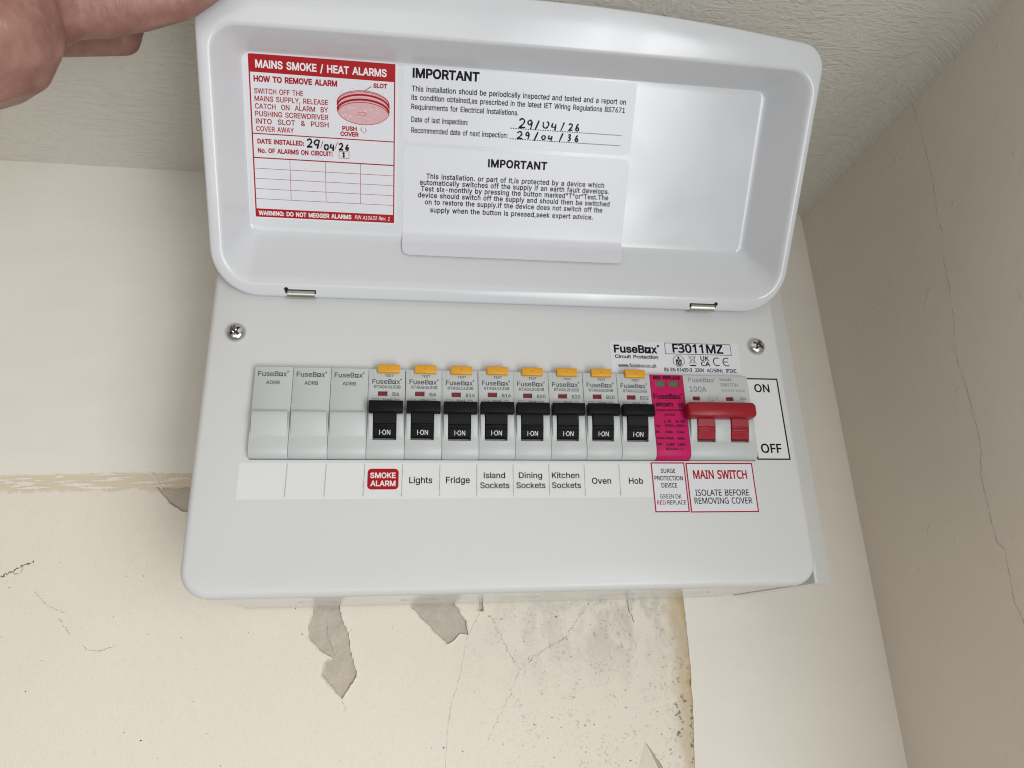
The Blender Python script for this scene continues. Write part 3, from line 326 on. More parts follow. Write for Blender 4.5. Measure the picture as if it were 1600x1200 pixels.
for ln in r'''-129;16,92,16,123,113,123,113,92
.107;29,22,31,34,36,43,44,47,53,49,63,47,71,43,77,34,79,22,77,9,71,1,63,-4,53,-6,44,-4,36,1,31,9
/149;145,286,38,0,4,0,111,286
0229;210,144,209,127,208,111,207,96,204,81,198,56,188,35,175,18,158,6,138,-2,114,-4,85,0,61,14,43,35,30,64,25,82,22,101,20,121,20,144,20,166,22,187,25,206,29,223,41,252,59,273,84,286,114,291,144,286,168,273,186,252,199,223,204,206,207,187,209,166;55,144,55,125,56,108,58,92,61,78,68,55,80,39,95,29,114,26,134,29,149,39,160,55,168,78,171,92,173,108,174,125,174,144,174,162,173,179,171,195,168,209,160,231,149,248,134,257,114,261,95,257,80,248,68,231,61,209,58,195,56,179,55,162
1229;142,0,108,0,108,200,108,220,109,235,109,249,98,239,85,227,54,202,36,226,113,286,142,286
2229;209,0,19,0,19,29,94,105,131,144,144,160,153,177,159,194,161,212,157,233,147,248,131,257,110,260,91,258,74,253,58,244,41,233,22,257,47,274,61,281,76,286,93,289,110,290,135,288,156,281,173,270,186,255,194,236,197,214,195,192,188,172,177,153,162,133,123,93,64,34,64,32,209,32
3229;198,219,196,201,190,186,182,173,170,163,155,156,138,151,138,149,168,142,190,128,202,107,206,81,204,58,195,37,180,20,159,7,146,2,131,-1,115,-3,97,-4,75,-3,55,-1,36,4,18,12,18,45,37,37,57,31,77,27,97,26,130,29,153,41,165,59,170,82,167,98,160,111,149,121,133,128,113,131,89,133,62,133,62,163,90,163,112,164,129,170,143,178,153,189,160,202,162,217,158,235,148,249,131,258,109,261,95,260,82,258,59,249,37,237,20,261,37,272,58,281,82,288,109,290,130,289,148,285,163,279,176,270,192,247
4229;221,65,180,65,180,0,146,0,146,65,8,65,8,95,143,288,180,288,180,97,221,97;146,187,146,206,146,222,147,237,148,250,146,250,138,234,129,219,43,97,146,97
5229;110,176,138,173,161,166,180,153,195,137,204,116,206,91,203,64,194,40,178,21,157,7,131,-1,99,-4,78,-3,58,0,40,5,25,12,25,45,41,37,60,31,81,27,100,26,120,28,137,33,151,41,162,53,168,69,170,88,166,113,153,131,131,142,99,146,73,144,50,140,32,151,43,286,186,286,186,254,73,254,66,171,85,174
6229;22,122,23,147,25,171,30,195,37,217,47,237,61,255,77,270,98,281,123,288,153,290,172,289,188,287,188,257,172,260,154,261,129,259,108,252,91,241,79,227,70,210,63,190,59,169,57,146,60,146,67,155,75,163,85,170,97,175,111,178,128,179,151,177,171,169,188,156,200,139,208,118,211,92,208,65,199,41,186,22,168,8,146,-1,119,-4,100,-2,81,4,65,13,50,27,38,45,29,66,24,92;119,26,142,30,160,42,172,63,176,92,172,117,162,136,144,148,120,152,103,150,87,144,75,135,66,124,60,112,58,99,59,86,62,73,66,61,73,49,82,40,92,32,105,27
9229;209,164,208,140,205,115,200,92,193,70,183,49,170,31,153,17,132,5,107,-2,77,-4,58,-3,41,0,41,30,58,26,76,25,102,27,122,34,139,45,152,59,161,76,167,96,171,118,173,140,170,140,164,132,155,123,145,117,133,111,119,108,102,107,79,110,59,117,43,130,30,147,23,168,20,194,23,222,31,245,45,265,63,279,86,287,111,290,131,288,150,282,166,273,180,259,192,241,201,220,207,194;111,261,89,257,71,244,59,223,55,194,58,169,68,151,85,139,110,135,128,137,143,143,156,151,165,162,171,175,173,187,172,200,169,213,164,226,158,237,149,247,138,254,126,259
A256;219,0,184,89,71,89,36,0,0,0,112,287,144,287,256,0;141,207,137,219,132,236,128,250,123,234,119,219,115,207,83,121,173,121
B261;121,286,146,285,168,282,187,277,202,270,214,261,222,249,228,233,229,215,228,199,223,185,215,174,205,164,191,157,175,152,175,150,192,146,207,140,221,130,231,118,237,102,239,81,236,57,227,37,212,21,193,9,168,2,140,0,39,0,39,286;128,164,159,167,178,176,189,191,192,211,188,232,175,245,154,253,122,255,75,255,75,164;75,134,75,30,133,30,165,34,186,45,197,62,200,84,199,98,194,111,185,121,172,128,154,133,130,134
C253;162,259,140,257,120,251,103,241,89,228,78,211,69,191,64,169,63,143,63,126,65,110,69,95,74,82,87,59,106,42,131,31,161,28,180,28,197,31,230,39,230,8,213,2,197,-1,178,-3,156,-4,135,-3,116,1,99,6,83,14,69,24,57,36,47,50,39,65,33,83,28,102,25,122,24,144,25,159,27,175,30,189,33,203,45,228,60,249,79,267,103,280,131,288,162,290,184,289,204,286,224,281,241,273,227,243,197,254,180,257
D293;268,146,267,123,264,102,258,83,250,65,241,50,229,37,215,26,199,16,182,9,162,4,141,1,119,0,39,0,39,286,127,286,148,285,168,282,186,277,202,270,217,261,230,250,241,238,251,223,259,207,264,188,267,168;230,145,229,163,227,179,223,194,218,207,202,229,181,244,154,252,122,255,75,255,75,31,114,31,141,33,165,38,185,47,201,60,214,76,223,95,228,118
E223;199,0,39,0,39,286,199,286,199,255,75,255,75,165,192,165,192,134,75,134,75,32,199,32
F208;75,0,39,0,39,286,199,286,199,255,75,255,75,153,191,153,191,121,75,121
G292;163,151,262,151,262,11,239,4,215,0,190,-3,162,-4,140,-3,121,0,103,6,87,14,72,24,60,35,49,49,40,65,33,82,28,101,25,121,24,143,26,165,29,185,34,204,42,221,52,236,64,250,77,262,93,272,110,280,129,286,150,289,173,290,196,289,218,286,239,281,258,273,245,242,228,248,210,254,191,257,171,259,154,258,139,255,125,251,112,245,91,228,75,205,69,191,65,176,63,160,62,143,63,127,65,111,68,96,73,83,87,59,108,42,121,35,135,31,152,28,170,27,202,29,226,34,226,119,163,119
H297;258,0,222,0,222,134,75,134,75,0,39,0,39,286,75,286,75,165,222,165,222,286,258,286
I136;119,0,16,0,16,21,50,28,50,257,16,265,16,286,119,286,119,265,86,257,86,28,119,21
K248;248,0,206,0,104,137,75,111,75,0,39,0,39,286,75,286,75,145,99,172,124,200,202,286,244,286,130,162
L210;39,0,39,286,75,286,75,32,200,32,200,0
M364;165,0,71,251,69,251,71,231,72,203,72,174,72,0,39,0,39,286,92,286,180,52,182,52,272,286,325,286,325,0,289,0,289,176,289,204,291,230,292,251,290,251,195,0
N305;266,0,224,0,71,238,69,238,70,216,72,189,72,160,72,0,39,0,39,286,81,286,233,49,235,49,234,69,233,97,232,125,232,286,266,286
O313;289,144,288,127,287,112,284,97,280,83,270,58,255,36,237,19,214,6,187,-1,157,-4,125,-1,98,7,75,19,57,37,43,58,32,83,29,97,26,112,25,128,24,144,25,165,28,185,33,204,39,221,47,236,57,250,69,262,83,272,98,280,116,286,136,290,157,291,178,290,197,286,214,280,229,272,243,262,255,251,265,237,274,221,280,204,285,185,288,165;63,144,63,126,65,110,68,95,73,81,85,58,104,41,127,31,157,27,186,31,210,41,228,58,241,81,245,95,248,110,250,126,251,144,249,169,245,192,238,212,228,228,215,242,199,251,180,257,157,259,128,256,104,245,85,228,73,205,68,192,65,177,63,161
P243;115,286,141,285,163,281,182,274,196,264,208,252,216,238,221,221,222,202,221,185,216,168,209,153,197,139,182,128,162,119,137,113,108,111,75,111,75,0,39,0,39,286;111,255,75,255,75,142,104,142,129,144,149,148,165,156,176,167,183,182,185,200,180,225,167,242,144,252
R249;118,286,150,284,177,277,197,266,211,250,219,230,222,205,220,184,214,167,204,153,192,143,179,134,165,128,243,0,201,0,132,118,75,118,75,0,39,0,39,286;116,255,75,255,75,149,118,149,148,152,169,163,181,180,185,203,183,220,177,233,168,243,155,250,137,254
S220;201,77,198,53,189,33,174,17,153,6,128,-2,99,-4,68,-2,42,2,20,10,20,44,37,38,56,32,78,29,101,27,120,29,136,33,149,40,158,49,163,60,165,73,164,86,159,97,151,106,139,115,121,123,98,132,66,147,53,155,43,165,34,176,29,188,25,201,24,217,27,239,36,256,50,271,68,281,90,288,115,290,138,289,159,286,178,281,194,274,183,243,151,254,133,258,115,259,98,257,85,253,74,247,67,239,62,229,61,217,62,204,67,193,74,184,86,176,102,168,123,159,146,150,166,139,181,128,192,114,199,97
T223;130,0,93,0,93,255,4,255,4,286,219,286,219,255,130,255
U293;257,101,254,73,245,48,229,26,208,10,195,4,180,-1,163,-3,145,-4,120,-2,98,3,79,12,64,25,52,41,43,59,38,79,36,102,36,286,72,286,72,101,77,70,91,47,114,32,147,27,171,30,189,37,204,48,213,63,219,81,221,101,221,286,257,286
V241;241,286,138,0,102,0,0,286,38,286,102,103,110,80,116,60,120,40,125,60,131,81,138,103,202,286
W373;368,286,291,0,255,0,199,188,194,205,190,222,187,236,185,244,183,236,180,222,176,205,171,186,117,0,81,0,5,286,43,286,87,111,91,93,95,76,98,59,101,43,103,60,107,77,111,95,116,113,166,286,204,286,256,112,261,94,266,75,269,58,272,43,275,64,280,87,286,112,330,286
X235;233,0,192,0,117,124,40,0,2,0,97,149,8,286,48,286,118,174,188,286,227,286,138,150
Z229;214,0,15,0,15,27,166,254,20,254,20,286,210,286,210,259,59,32,214,32
b247;69,231,69,205,67,186,69,186,80,199,95,209,113,216,136,219,155,217,172,212,187,203,200,191,211,175,218,156,223,133,225,107,224,90,222,74,218,59,214,46,200,24,182,8,161,-1,136,-4,113,-2,95,5,80,15,69,27,67,27,59,0,34,0,34,305,69,305;130,189,109,187,94,181,82,170,75,154,71,134,69,109,69,107,70,88,73,72,77,58,82,46,101,31,131,25,156,31,174,47,180,58,184,72,187,89,188,108,187,127,184,143,180,157,174,169,156,184
c192;120,-4,93,-1,70,8,50,22,35,44,29,57,25,72,23,88,22,106,23,125,25,142,29,157,35,171,51,192,71,207,95,216,123,219,139,218,154,216,168,212,179,207,168,178,146,185,122,188,102,186,86,179,74,167,65,152,60,131,59,107,60,83,65,63,74,47,86,36,101,29,120,26,136,27,151,30,176,39,176,8,164,3,152,-1,137,-3
e226;117,219,143,216,165,207,182,192,195,173,203,149,206,122,206,101,59,101,64,69,77,45,99,31,127,26,146,27,163,30,196,41,196,10,180,4,164,-1,146,-3,126,-4,97,-1,72,8,51,24,35,46,29,59,25,73,23,89,22,106,23,123,25,139,29,153,34,166,48,189,67,205,90,216;117,190,94,186,77,174,65,154,59,129,169,129,167,146,163,161,156,173,146,182,133,188
f138;133,188,79,188,79,0,44,0,44,188,6,188,6,204,44,216,44,229,46,254,52,273,62,288,76,299,93,305,113,307,137,305,155,300,146,272,131,276,114,278,98,275,88,266,81,251,79,229,79,215,133,215
k214;69,146,68,129,67,111,69,111,76,120,86,132,95,142,163,215,204,215,117,123,211,0,168,0,93,100,69,79,69,0,34,0,34,305,69,305
o243;221,108,219,83,214,60,205,41,194,25,179,13,162,3,142,-2,121,-4,100,-2,81,3,65,13,50,25,38,41,29,60,24,83,22,108,23,125,25,141,29,155,34,168,49,190,69,206,93,216,122,219,149,216,173,206,193,190,208,168,214,155,218,141,220,125;59,108,60,84,65,64,74,47,86,35,102,28,121,25,141,28,157,35,169,47,178,64,183,84,184,108,183,132,178,152,169,168,157,179,141,187,121,189,93,184,73,168,67,156,62,142,59,126
s192;174,59,171,40,164,24,151,12,134,3,113,-2,88,-4,67,-3,50,0,34,4,21,10,21,42,52,30,70,26,89,24,112,27,128,33,137,43,140,56,139,64,136,71,129,77,120,83,87,98,51,114,38,123,28,133,22,146,20,162,26,186,43,204,55,211,68,215,84,218,101,219,120,218,138,215,154,211,170,204,158,176,129,186,114,189,99,190,80,188,66,183,57,175,54,164,55,156,59,149,66,143,77,137,109,123,144,107,157,99,166,88,172,75
u248;214,215,214,0,185,0,180,28,178,28,170,18,160,10,149,4,137,-1,124,-3,110,-4,86,-2,67,4,51,15,40,30,34,49,32,74,32,215,67,215,67,77,70,54,79,38,94,28,115,25,137,28,153,34,165,45,173,61,177,80,178,103,178,215
w315;173,121,168,138,164,154,160,168,158,178,156,178,154,168,151,154,147,138,142,121,103,0,63,0,4,215,41,215,71,101,77,77,82,55,85,36,86,36,89,49,92,64,96,80,101,94,139,215,177,215,214,94,220,75,225,54,229,37,230,37,233,54,238,76,245,101,275,215,311,215,251,0,210,0
x212;85,110,11,215,51,215,106,134,161,215,201,215,127,110,205,0,165,0,106,86,47,0,7,0
z188;173,0,16,0,16,23,131,188,22,188,22,215,170,215,170,188,56,27,173,27'''.split('\n'):
    if not ln: continue
    a, *cs = ln[1:].split(';')
    FONT2[ln[0]] = (int(a), [[(int(q[i]), int(q[i + 1])) for i in range(0, len(q), 2)] for q in (c.split(',') for c in cs)])
# the squared letter o of the maker's wordmark
FONT['\x01'] = (214, [[(16, 0), (16, 190), (188, 190), (188, 0)], [(52, 36), (112, 36), (112, 78), (150, 78), (150, 154), (52, 154)]])
CAPH = 254.0; CAPH2 = 250.0; WEIGHT = 0.4
_gl = {}
def glyph(ch, bold, hum=False):
    k = (ch, bold, hum)
    if k in _gl: return _gl[k]
    adv, cs = (FONT2 if hum else FONT)[ch]; cs2 = []
    for c in cs:
        n = len(c); q = []
        for i in range(n):
            (x0, y0), (x, y), (x1, y1) = c[i - 1], c[i], c[(i + 1) % n]
            if bold:
                d0 = Vector((x - x0, y - y0)).normalized(); d1 = Vector((x1 - x, y1 - y)).normalized()
                b = Vector((-(d0.y + d1.y), d0.x + d1.x)); L = b.length
                if L > 1e-6:
                    b /= L; k2 = min(1.8, 1 / max(.3, b.dot(Vector((-d1.y, d1.x)))))
                    x += b.x * bold * k2 * 14; y += b.y * bold * k2 * 14
            q.append(Vector((x, y)))
        cs2.append(q)
    vs = []; es = []
    for q in cs2:
        k0 = len(vs); vs += q; es += [(k0 + i, k0 + (i + 1) % len(q)) for i in range(len(q))]
    ov, oe, of, *_ = delaunay_2d_cdt(vs, es, [], 0, 1e-4)
    def wind(p):
        w = 0
        for q in cs2:
            for i in range(len(q)):
                a, b = q[i - 1], q[i]
                if (a.y <= p.y) != (b.y <= p.y):
                    if ((b.x - a.x) * (p.y - a.y) - (p.x - a.x) * (b.y - a.y)) * (1 if b.y > a.y else -1) > 0: w += 1 if b.y > a.y else -1
        return w
    keep = [t for t in of if len(t) == 3 and wind((ov[t[0]] + ov[t[1]] + ov[t[2]]) / 3) != 0]
    _gl[k] = (adv, [(v.x, v.y) for v in ov], keep); return _gl[k]
def text(mb, fn, s, x0, x1, z, h, bold=0, ital=0, slope=0.0, space=0, hum=False):
    """letters of cap height h standing on z, fitted between x0 and x1; fn maps (x, z) to a point"""
    items = []; pen = 0; lo = hi = None; bold = bold + WEIGHT
    for ch in s:
        if ch == ' ': pen += 140; continue
        adv, vs, fs = glyph(ch, bold, hum); used = {i for t in fs for i in t}
        xs = [vs[i][0] + pen for i in used]
        lo = min(xs) if lo is None else lo; hi = max(xs); items.append((pen, vs, fs)); pen += adv + space
    k = (x1 - x0) / (hi - lo); kz = h / (CAPH2 if hum else CAPH)
    for pn, vs, fs in items:
        us = sorted({i for t in fs for i in t}); re = {a: b for b, a in enumerate(us)}
        pts = []
        for i in us:
            x = x0 + (vs[i][0] + pn - lo) * k; zz = vs[i][1] * kz
            pts.append(fn(x + ital * zz, z + zz + slope * (x - x0)))
        mb.add(pts, [tuple(re[i] for i in t) for t in fs])
def rect(mb, fn, x0, x1, z0, z1): mb.add([fn(x0, z0), fn(x1, z0), fn(x1, z1), fn(x0, z1)], [(0, 1, 2, 3)])
def frame(mb, fn, x0, x1, z0, z1, t):
    rect(mb, fn, x0, x1, z0, z0 + t); rect(mb, fn, x0, x1, z1 - t, z1); rect(mb, fn, x0, x0 + t, z0 + t, z1 - t); rect(mb, fn, x1 - t, x1, z0 + t, z1 - t)
def ribbon(mb, fn, pts, w):
    """a pen stroke: band of width w (number, or one per point) with round ends"""
    n = len(pts); ws = w if isinstance(w, (list, tuple)) else [w] * n
    P = [Vector(p) for p in pts]; vs = []
    for i in range(n):
        d = (P[min(i + 1, n - 1)] - P[max(i - 1, 0)]); d = d.normalized() if d.length > 1e-9 else Vector((1, 0)); nrm = Vector((-d.y, d.x)) * ws[i] / 2
        vs += [P[i] + nrm, P[i] - nrm]
    mb.add([fn(*v) for v in vs], [(2 * i, 2 * i + 1, 2 * i + 3, 2 * i + 2) for i in range(n - 1)])
def disc(mb, fn, cx, cz, rx, rz=None, n=20, a0=0, a1=None, r_in=0):
    rz = rz or rx; A = [2 * math.pi * i / n for i in range(n)]
    if not r_in: mb.add([fn(cx + rx * math.cos(a), cz + rz * math.sin(a)) for a in A], [tuple(range(n))])
    else:
        mb.add([fn(cx + rx * k * math.cos(a), cz + rz * k * math.sin(a)) for k in (1, r_in) for a in A], [(i, (i + 1) % n, n + (i + 1) % n, n + i) for i in range(n)])
def arc(cx, cz, rx, rz, a0, a1, n=14): return [(cx + rx * math.cos(math.radians(a0 + (a1 - a0) * i / n)), cz + rz * math.sin(math.radians(a0 + (a1 - a0) * i / n))) for i in range(n + 1)]
def rrect(x0, x1, z0, z1, r, n=5):
    return arc(x1 - r, z0 + r, r, r, -90, 0, n) + arc(x1 - r, z1 - r, r, r, 0, 90, n) + arc(x0 + r, z1 - r, r, r, 90, 180, n) + arc(x0 + r, z0 + r, r, r, 180, 270, n)
def sheet(mb, fn2, loop, t):
    """thin sticker: rounded outline with thickness t; fn2(x, z, lift)"""
    n = len(loop); mb.add([fn2(x, z, t) for x, z in loop] + [fn2(x, z, .004) for x, z in loop], [tuple(range(n))] + [(i, i + n, (i + 1) % n + n, (i + 1) % n) for i in range(n)])
HW = {  # handwritten figures in a unit box
 '2': [[(.05, .78), (.25, .98), (.6, .95), (.72, .7), (.5, .4), (.05, .02), (.3, .06), (.85, .08)]],
 '9': [[(.72, .8), (.45, .98), (.12, .8), (.2, .52), (.5, .5), (.72, .8), (.68, .4), (.55, 0)]],
 'C': [[(.62, .95), (.3, .9), (.1, .6), (.3, .38), (.55, .5)], [(.8, .98), (.72, .5), (.5, -.05)]],
 '/': [[(.75, 1.0), (.15, -.05)]],
 '0': [[(.45, .8), (.12, .6), (.1, .25), (.4, .02), (.75, .2), (.8, .6), (.5, .82)]],
 'U': [[(.1, .85), (.05, .4), (.25, .08), (.6, .1), (.85, .45), (.8, .85), (.55, .9)]],
 '4': [[(.3, .85), (.12, .35), (.8, .38)], [(.72, .75), (.6, -.08)]],
 '6': [[(.6, .95), (.25, .6), (.12, .2), (.4, .02), (.7, .2), (.55, .45), (.2, .3)]],
 '3': [[(.15, .9), (.55, .95), (.6, .7), (.3, .52), (.65, .35), (.5, .05), (.1, .05)]],
 '1': [[(.3, .75), (.55, .95), (.6, .5), (.5, .05)]],
}
def smooth_pts(p, k=4):
    out = []
    for i in range(len(p) - 1):
        a, b, c, d = p[max(i - 1, 0)], p[i], p[i + 1], p[min(i + 2, len(p) - 1)]
        for j in range(k):
            t = j / k; out.append(tuple(.5 * (2 * b[m] + (c[m] - a[m]) * t + (2 * a[m] - 5 * b[m] + 4 * c[m] - d[m]) * t * t + (3 * b[m] - a[m] - 3 * c[m] + d[m]) * t ** 3) for m in (0, 1)))
    return out + [p[-1]]
def handwriting(mb, fn, items, w):
    """items: (figure, x, z, width, height)"""
    for ch, x, z, ww, hh in items:
        for st in HW[ch]:
            q = smooth_pts([(x + a * ww, z + b * hh) for a, b in st])
            ribbon(mb, fn, q, [w * (.75 + .5 * abs(math.sin(i * .5 + x))) for i in range(len(q))])
def brand(mb, fn, x0, x1, z, h, bold=0):
    text(mb, fn, 'FuseB\x01x', x0, x1 - .045 * (x1 - x0), z, h, bold); disc(mb, fn, x1 - .02 * (x1 - x0), z + h * 1.0, .028 * (x1 - x0), n=8)

# ------------------------------------------------------------------ the setting
WY, WX, CZ = 100.0, 374.0, 241.0
def layer(name, outline, holes, y0, t, m, parent):
    """sheet of paint on the wall, t thick, seen face at y0, with ragged holes"""
    mb = MB(); loops = [outline] + holes
    polys = [[Vector((x, z, 0)) for x, z in L] for L in loops]; flat = [p for L in loops for p in L]
    mb.add([(x, y0, z) for x, z in flat], tessellate_polygon(polys))
    for L in loops:
        n = len(L); mb.add([(x, y0, z) for x, z in L] + [(x, y0 + t, z) for x, z in L], [(i, (i + 1) % n, (i + 1) % n + n, i + n) for i in range(n)])
    return obj(name, mb.mesh(name, m, fix=False), parent)
def ragged(pts, step, amp, closed=True):
    out = []; n = len(pts)
    for i in range(n if closed else n - 1):
        a = Vector(pts[i]); b = Vector(pts[(i + 1) % n]); k = max(1, int((b - a).length / step)); d = (b - a).normalized(); nr = Vector((-d.y, d.x))
        for j in range(k): out.append(tuple(a + (b - a) * j / k + (nr * random.uniform(-amp, amp) if j else Vector((0, 0)))))
    if not closed: out.append(tuple(pts[-1]))
    return out
mb = MB(); mb.box(-1700, 374, 101.7, 160, -1500, 300)
wall = obj('wall', mb.mesh('wall', 'plaster')); tag(wall, 'cream painted back wall with peeling paint behind the white fuse board', kind='structure')
peel = [
 [(23.5, -47), (37, -47), (37.43, -51.54), (40.36, -60.95), (43.03, -65.37), (44.36, -75.09), (48.37, -85.8), (48.28, -88.94), (40.89, -100.0), (37.68, -96.82), (29.32, -87.2), (31.35, -80.48), (35.13, -79.03), (28.85, -75.12), (23.6, -70.16), (21.2, -66.88), (21.09, -59.87)],
 [(80, -46), (103, -46), (104.14, -51.51), (110.57, -60.68), (111.66, -68.49), (106.99, -67.47), (103.47, -71.0), (99.4, -73.06), (95.34, -69.11), (87.18, -61.15), (78.71, -52.57)],
 [(118.2, -48), (121.2, -48), (120.72, -55.3), (118.3, -55.3)],
 [(213.25, -129.73), (217.4, -135.15), (222.55, -143.44), (225, -150), (206, -150), (208.67, -142.73)],
 [(-72, 20), (-62, 18.5), (-52, 20), (-50, 4), (-56, 5), (-64, 10.5)]]
rag = [ragged(q, 1.6, .35) for q in peel]
oldp = layer('old_paint', [(-1700, -1500), (246.5, -1500), (246.5, 28.6), (-1700, 28.6)], rag, 100.75, 1.0, 'wall_old', wall)
tag(oldp, 'older cream paint, stained and flaking')
mb = MB()
for q in rag[:3] + rag[4:]:
    c = sum((Vector(p) for p in q), Vector((0, 0))) / len(q); n = len(q); lift = [max(0, random.gauss(.5, .45)) for _ in q]; lift = [(lift[i - 1] + lift[i]) / 2 for i in range(n)]
    nr = [(Vector(q[i]) - Vector(q[i - 1])).normalized() + (Vector(q[(i + 1) % n]) - Vector(q[i])).normalized() for i in range(n)]
    area2 = sum(q[i - 1][0] * q[i][1] - q[i][0] * q[i - 1][1] for i in range(n)); sg = 1 if area2 > 0 else -1
    outw = [Vector((v.y, -v.x)).normalized() * sg * random.uniform(.7, 1.5) for v in nr]
    mb.add([(x, 100.74 - l, z) for (x, z), l in zip(q, lift)] + [(x + o.x, 100.74, z + o.y) for (x, z), o in zip(q, outw)] + [(x + o.x * .05, 101.75, z + o.y * .05) for (x, z), o in zip(q, outw)],
           [(i, (i + 1) % n, (i + 1) % n + n, i + n) for i in range(n)] + [(i, (i + 1) % n, (i + 1) % n + 2 * n, i + 2 * n) for i in range(n)])
tag(obj('peel_edge', mb.mesh('peel_edge', 'wall_old'), wall), kind='stuff')
right_edge = ragged([(241.0, -1500), (241.23, -144.4), (243.4, -121.1), (244.96, -96.8), (245.57, -74.1), (245.3, -51.8), (245.2, 27)], 2.5, .3, False)
top_edge = ragged([(245.2, 27), (-57.5, 27.6), (-81.5, 28.2), (-115.2, 27.6), (-158, 26.6), (-400, 27)], 1.8, .45, False)
newp = layer('new_paint', right_edge + top_edge[1:] + [(-1700, 27), (-1700, 300), (374, 300), (374, -1500)], [], 100.0, .9, 'wall_new', wall)
tag(newp, 'newer off-white paint with a ragged thick edge')
# ragged brush smears of the newer paint across the yellow band
mb = MB()
for k in range(30):
    x = random.uniform(-165, -98) if k < 24 else random.uniform(-98, -66); z = random.uniform(18.5, 26.8); L = random.uniform(5, 20); hh = random.uniform(.4, 1.5); n = 14
    up = [(x + L * i / n, z + hh * math.sin(math.pi * i / n) * random.uniform(.4, 1) + .04 * L * i / n) for i in range(n + 1)]; dn = [(x + L * i / n, z - hh * math.sin(math.pi * i / n) * random.uniform(.2, .8) + .04 * L * i / n) for i in range(n - 1, 0, -1)]
    q = up + dn; yk = 100.52 - .004 * k; mb.add([(a, yk, b) for a, b in q], [tuple(range(len(q)))])
tag(obj('paint_smear', mb.mesh('paint_smear', 'wall_new'), wall), kind='stuff')
mb = MB()   # drip bead of paint left of the board
q = smooth_pts([(-79, 29), (-74, 26), (-71, 21.5), (-68.5, 18.6)], 5)
for i in range(len(q) - 1):
    (a, b), (c, d) = q[i], q[i + 1]; mb.add([(a - .5, 100.6, b - .7), (a + .1, 99.7, b), (a + .6, 100.6, b + .7), (c - .5, 100.6, d - .7), (c + .1, 99.7, d), (c + .6, 100.6, d + .7)], [(0, 3, 4, 1), (1, 4, 5, 2)])
obj('paint_drip', mb.mesh('paint_drip', 'wall_new', 60), wall)
def crack(name, pts, w, fn, parent, amp=.35, step=1.2):
    mb = MB(); q = ragged(pts, step, amp, False); ribbon(mb, fn, q, [w * random.choice((.15, .4, .6, .9, 1.1)) * random.uniform(.5, 1.1) for _ in q]); return obj(name, mb.mesh(name, 'crack'), parent)
FW = lambda x, z: (x, 100.72, z)
crack('crack', [(-147, -30), (-142, -28), (-139.7, -25.8), (-135, -24), (-131.6, -21.6)], 1.1, FW, wall, .8, .6)
crack('crack', [(-143, -28), (-138, -29), (-136, -24)], .5, FW, wall, .7, .6)
crack('crack', [(-127.8, -38.9), (-122, -45), (-116.6, -48.3), (-111, -50)], .3, FW, wall, .5, .8)
crack('crack', [(-113, -53), (-106.3, -61.7)], .22, FW, wall, .5, .8)
crack('crack', [(-99.3, -67.4), (-96, -69.8), (-90, -70.5), (-86, -69.5), (-82.2, -68)], .32, FW, wall, .3, .7)
crack('crack', [(120, -55), (117.7, -57.5), (110.5, -70.7), (106.8, -90), (102.2, -103.5), (99.9, -114.8), (97, -150)], .22, FW, wall, .3, 1.2)
crack('crack', [(40.9, -100), (42, -103), (43, -106)], .3, FW, wall, .2, .8)
crack('crack', [(125.3, -57.7), (136.3, -81.4), (141.9, -88.4), (151.3, -81), (170.4, -70.8), (181.6, -55.9)], .32, FW, wall, .8, .8)
crack('crack', [(141.9, -88.4), (133, -105), (122, -125)], .2, FW, wall, .8, .9)
crack('crack', [(209.4, -48.4), (210, -56), (212.5, -64)], .7, FW, wall, .4, .7)
crack('crack', [(30, -56), (31, -66), (36, -78)], .25, lambda x, z: (x, 101.65, z), wall, .3, .8)
mb = MB()   # scattered pits and chips
for k in range(150):
    x = random.uniform(-160, 225) if k < 90 else random.uniform(120, 240); z = random.uniform(-145, -20) if k < 90 else random.uniform(-145, -52); r = random.uniform(.12, .42) * (1 if k < 60 else 1.3)
    n = 6; mb.add([(x + r * random.uniform(.5, 1.4) * math.cos(2 * math.pi * i / n), 100.71 - k * .0003, z + r * random.uniform(.4, 1.2) * math.sin(2 * math.pi * i / n)) for i in range(n)], [tuple(range(n))])
tag(obj('pit', mb.mesh('pit', 'crack'), wall), kind='stuff')
mb = MB()   # one flake still hanging on, its edge lifted
fl = [(213.25, 100.6, -129.73), (209, 100.6, -141), (206.5, 100.6, -150), (222, 95.0, -150), (218.5, 96.5, -143), (216, 98.6, -136)]
mb.add(fl + [(x, y + .5, z) for x, y, z in fl], [(0, 1, 2, 3, 4, 5), (11, 10, 9, 8, 7, 6)] + [(i, (i + 1) % 6, (i + 1) % 6 + 6, i + 6) for i in range(6)])
tag(obj('paint_flake', mb.mesh('paint_flake', 'wall_old'), wall), 'loose flake of cream paint curling off')
mb = MB(); mb.box(374.0, 382, -250, 160, -1500, 300)
side = obj('side_wall', mb.mesh('side_wall', 'side_wall')); tag(side, 'smooth grey-beige side wall with a long vertical crack', kind='structure')
FS = lambda y, z: (373.93, y, z)
crack('crack', [(-25, 240), (-27.4, 238.3), (-30.4, 228.6), (-30.5, 216.5), (-31.2, 202.3), (-30.4, 185.9), (-29.1, 168.3), (-26.9, 151.7), (-27.1, 139.2)], .22, FS, side, .5, 1.5)
crack('crack', [(-23.2, 129.4), (-22, 112.9), (-20, 95.6), (-19.1, 87.9), (-14.2, 74.5), (-14.7, 59)], .2, FS, side, .5, 1.5)
crack('crack', [(-14.7, 59), (-15.8, 46.6), (-15.2, 17.3), (-9.8, 1.4), (-9.3, -32.7), (-13.3, -36.4), (-10.8, -61.8), (-13.6, -71), (-16, -110)], .3, FS, side, .6, 1.3)
mb = MB(); mb.box(-1700, 374, -2400, 100, 241, 300)
